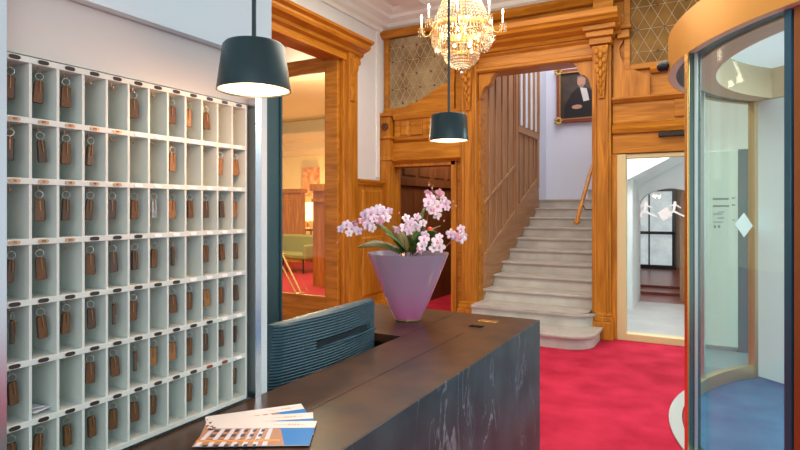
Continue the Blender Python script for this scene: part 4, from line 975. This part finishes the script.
B().lathe([(2.11, 0.001), (RO + .0, 0.001), (RO, .012), (2.11, .012)], DC, 128).out('floor_ring', mat('dull_aluminium', (.42, .45, .43), .5, .3), rd, smooth=True)
B().lathe([(2.075, 0.001), (2.10, 0.001), (2.10, .008), (2.075, .008)], DC, 128).out('floor_seal', BLACK, rd)
B().lathe([(.0005, 0.001), (2.07, 0.001), (2.07, .009), (.0005, .009)], DC, 128).out('entrance_mat', BLUE, rd)
def ang(x, far, RG=None):
    RG = RG or (2.08 if far else 2.155)      # angle on the drum circle where the sight line meets it
    r_ = ray(x, 300); dx, dy = r_.x, r_.y; A_ = dx * dx + dy * dy; Bq = dx * DC.x + dy * DC.y; Cq = DC.x ** 2 + DC.y ** 2 - RG ** 2
    s_ = math.sqrt(max(0, Bq * Bq - A_ * Cq)); t_ = (Bq + (s_ if far else -s_)) / A_; return math.atan2(dy * t_ - DC.y, dx * t_ - DC.x) % (2 * PI)
def ptat(x, dep): p = ray(x, 300) * dep; return Vector((p.x, p.y, 0))
DA = 3.62
v_ = ptat(698.5, DA) - DC; aA = math.atan2(v_.y, v_.x) % (2 * PI); RN = v_.length
aD = ang(791.5, False, RN)
_ = 0; aB = ang(701, True) ; aC = ang(753.5, True)
def post(a, w_, d_, m, nm='post', R=RG):
    c = DC + Vector((math.cos(a), math.sin(a), 0)) * R; rd_ = Vector((math.cos(a), math.sin(a), 0)); tg = Vector((-rd_.y, rd_.x, 0))
    return B().obox((c.x, c.y, 1.305), rd_ * d_, tg * w_, (0, 0, 1.294)).out(nm, m, rd, bevel=.004)
gA = B().lathe([(RN - .006, .013), (RN + .006, .013), (RN + .006, 2.60), (RN - .006, 2.60)], DC, 40, aA, aD + 2 * PI if aD < aA else aD)
g1 = gA.out('curved_glass', DGLASS, rd, smooth=True)
gB = B().lathe([(RG - .006, .011), (RG + .006, .011), (RG + .006, 2.60), (RG - .006, 2.60)], DC, 40, aC, aB + .02)
g2 = gB.out('curved_glass', DGLASS, rd, smooth=True)
B().lathe([(RG - .03, .010), (RG + .03, .010), (RG + .03, .12), (RG - .03, .12)], DC, 40, aC, aB + .05).out('base_rail', CHAMP, rd, smooth=True)
# leading post: strips of gold edge, silver and glass-green metal
GREEN = mat('green_grey_metal', (.16, .24, .23), .25, .8)
for x_, hw, hd, m_, nm_ in ((686.9, .0065, .020, BRASS, 'gold_edge'), (690.4, .016, .014, GREEN, 'door_stile'), (694.8, .011, .020, SATIN, 'silver_edge'), (698.3, .011, .012, GREEN, 'glass_channel')):
    c = ptat(x_, DA); B().obox((c.x, c.y, 1.305), RT * hw, FW * hd, (0, 0, 1.29)).out(nm_, m_, rd, bevel=.002)
post(aD, .020, .026, BSTEEL, 'blue_post', RN); post(ang(802, False, RN), .024, .024, mat('brown_metal', (.30, .12, .04), .3, .6), 'brown_post', RN)
post(aC, .028, .035, CHAMP); post(ang(756.8, True), .012, .03, mat('grey_brown_metal', (.25, .2, .15), .3, .7), 'dark_edge')
post(ang(702.5, True), .010, .02, SATIN, 'slim_post')
# wing towards the centre
rd_ = Vector((math.cos(aC), math.sin(aC), 0)); tg = Vector((-rd_.y, rd_.x, 0))
c0_ = DC + rd_ * 1.22
B().obox((c0_.x, c0_.y, 1.31), rd_ * .80, tg * .015, (0, 0, 1.28)).out('wing_panel', FROST, rd)
B().obox((c0_.x, c0_.y, 2.735), rd_ * .66, tg * .03, (0, 0, .135)).out('wing_head', mat('canopy_cream_2', (.74, .64, .44), .5), rd)
B().tube([(DC.x, DC.y, .01), (DC.x, DC.y, 2.87)], .08, 20).out('centre_column', SATIN, rd, smooth=True)
for k in (1, 2):
    a = aC + k * 2 * PI / 3
    dv = Vector((math.cos(a), math.sin(a), 0)); tv = Vector((-dv.y, dv.x, 0)); cc = DC + dv * 1.1
    if k == 2: continue
# white diamond sticker on the glass near the far post
sq = None
a_ = ang(742.5, True); c_ = DC + Vector((math.cos(a_), math.sin(a_), 0)) * (RG - .012); rv = Vector((math.cos(a_), math.sin(a_), 0)); tv = Vector((-rv.y, rv.x, 0))
zq = EYE - (225 - HZ) / FPX * (c_ .dot(FW)); 
b = B(); P_ = [tv * -.125 + Vector((0, 0, -.01)), Vector((0, 0, .115)), tv * .125 + Vector((0, 0, .01)), Vector((0, 0, -.115))]
cc = Vector((c_.x, c_.y, zq)); b.loft([cc + p for p in P_], [cc + p - rv * .003 for p in P_]); b.out('diamond_sticker', mat('sticker_white', (.78, .88, .88), .5), g2)
q = Vector((DC.x - RO - .055, 4.72, 2.55)); 
q = EYEV + ray(667, 75) * 4.16; q.z = 2.655
xe = DC.x - math.sqrt((RO + .006) ** 2 - (q.y - DC.y) ** 2) - .004
b = B().tube([(q.x - .03, q.y, q.z), (xe, q.y, q.z)], .042, 16); b.ball((q.x - .03, q.y, q.z), .042)
tag(b.out('ring_sensor', BLACK, smooth=True), 'round black sensor fixed to the edge of the bronze canopy ring', 'sensor')

b = B().prism([(-.10, 5.75), (-.10, YB - .001), (2.0, YB - .001), (2.0, 7.075), (1.2, 6.95), (.6, 6.62), (.2, 6.22)], 2, 0.0005, .004)
S(b, 'floor_6', mat('blue_grey_floor', (.25, .36, .42), .4, noise=.1), 'blue grey stone floor behind the revolving door')
# notice panel seen through the drum glass
pl = ony(705, 152, YB - .05); pr_ = ony(738, 152, YB - .05)
nb = thing('notice_panel', (pl.x + .15, YB, 0), 'tall pale panel with grey lettering behind the revolving door glass', 'panel')
B().box(pl.x, pr_.x, YB - .05, YB - .002, .05, pl.z).out('board', mat('pale_green_white', (.74, .86, .82), .4), nb, bevel=.004)
GR = mat('grey_lettering', (.20, .28, .28), .6)
b = B(); wpan = pr_.x - pl.x
for (x0, x1, yy, hh) in ((713, 729, 199, 1.0), (732, 735, 198, .9), (713, 729, 206, 1.0), (732, 735, 205, .9), (718, 724, 212, .5), (713, 722, 214, .6), (718, 724, 218, .6), (713, 723, 222, .5), (714, 716, 226.5, 1.6), (718, 720, 226.5, 1.6), (732, 735, 220, .5)):
    A_ = ony(x0, yy, YB - .05); Z_ = ony(x1, yy, YB - .05); x = A_.x
    while x < Z_.x:
        wl = random.uniform(.010, .022); b.box(x, min(x + wl * .8, Z_.x), YB - .053, YB - .05, A_.z - .010 * hh, A_.z + .010 * hh); x += wl
b.out('lettering', GR, nb)
b = B().box(pr_.x + .002, pr_.x + .12, YB - .05, YB - .002, .0, 2.25); S(b, 'trim_19', mat('blue_grey_paint', (.09, .17, .22), .4), 'blue grey jamb beside the pale notice panel')
b = B().box(GX1 + .0, pl.x - .004, YB - .04, YB, 0, GZ) if pl.x - .004 > GX1 else None
if b: S(b, 'trim_20', CREAM, 'cream jamb')

# ================================================================== lounge furniture
q = onz(297, 272, 0)
sf = thing('sofa', (q.x, q.y, 0), 'small olive green sofa with dark legs seen through the left doorway', 'sofa')
OLV = mat('olive_velvet', (.24, .22, .05), .7)
sx, sy = q.x, q.y
B().box(sx - .75, sx + .45, sy - .3, sy + .35, .34, .48).out('seat', OLV, sf, bevel=.04)
B().box(sx - .75, sx + .45, sy + .28, sy + .42, .40, .92).out('backrest', OLV, sf, bevel=.05)
for x in (sx - .78, sx + .40): B().box(x, x + .10, sy - .3, sy + .38, .34, .70).out('armrest', OLV, sf, bevel=.04)
for x in (sx - .7, sx + .4):
    for y in (sy - .25, sy + .3): B().tube([(x, y, .36), (x, y, 0)], .022, 8, taper=.014).out('leg', BLACK, sf)
ez = onz(309, 268, 0)
tb = thing('side_table', (ony(308, 230, 13.45).x, 13.45, 0), 'dark side table carrying the lit lamp beside the green sofa', 'table')
lq = ony(308, 230, 13.45); tx, ty = lq.x, 13.45
B().box(tx - .28, tx + .28, ty - .2, ty + .2, .92, .97).out('table_top', DWZ, tb)
for x in (-.24, .24):
    for y in (-.16, .16): B().tube([(tx + x, ty + y, .93), (tx + x, ty + y, 0)], .02, 8).out('leg', DWZ, tb)
tl_ = thing('table_lamp', (tx, ty, .97), 'lit table lamp with warm glowing shade in the lounge', 'lamp')
B().lathe([(.0005, 0), (.09, 0), (.09, .02), (.03, .05), (.05, .15), (.02, .3), (.0005, .3)], (tx, ty, .97), 20).out('lamp_base', BRASS, tl_, smooth=True)
B().lathe([(.26, 0), (.15, .55), (.145, .55), (.255, 0)], (tx, ty, 1.22), 28).out('lamp_shade', mat('glowing_shade', (1, .8, .45), .6, emit=(1, .68, .28), es=3.0), tl_, smooth=True)
l = point('table_lamp_bulb', (tx, ty, 1.95), 45, (1, .65, .3), .06); l.parent = tl_; l.matrix_parent_inverse = Matrix.Translation(-tl_.location)
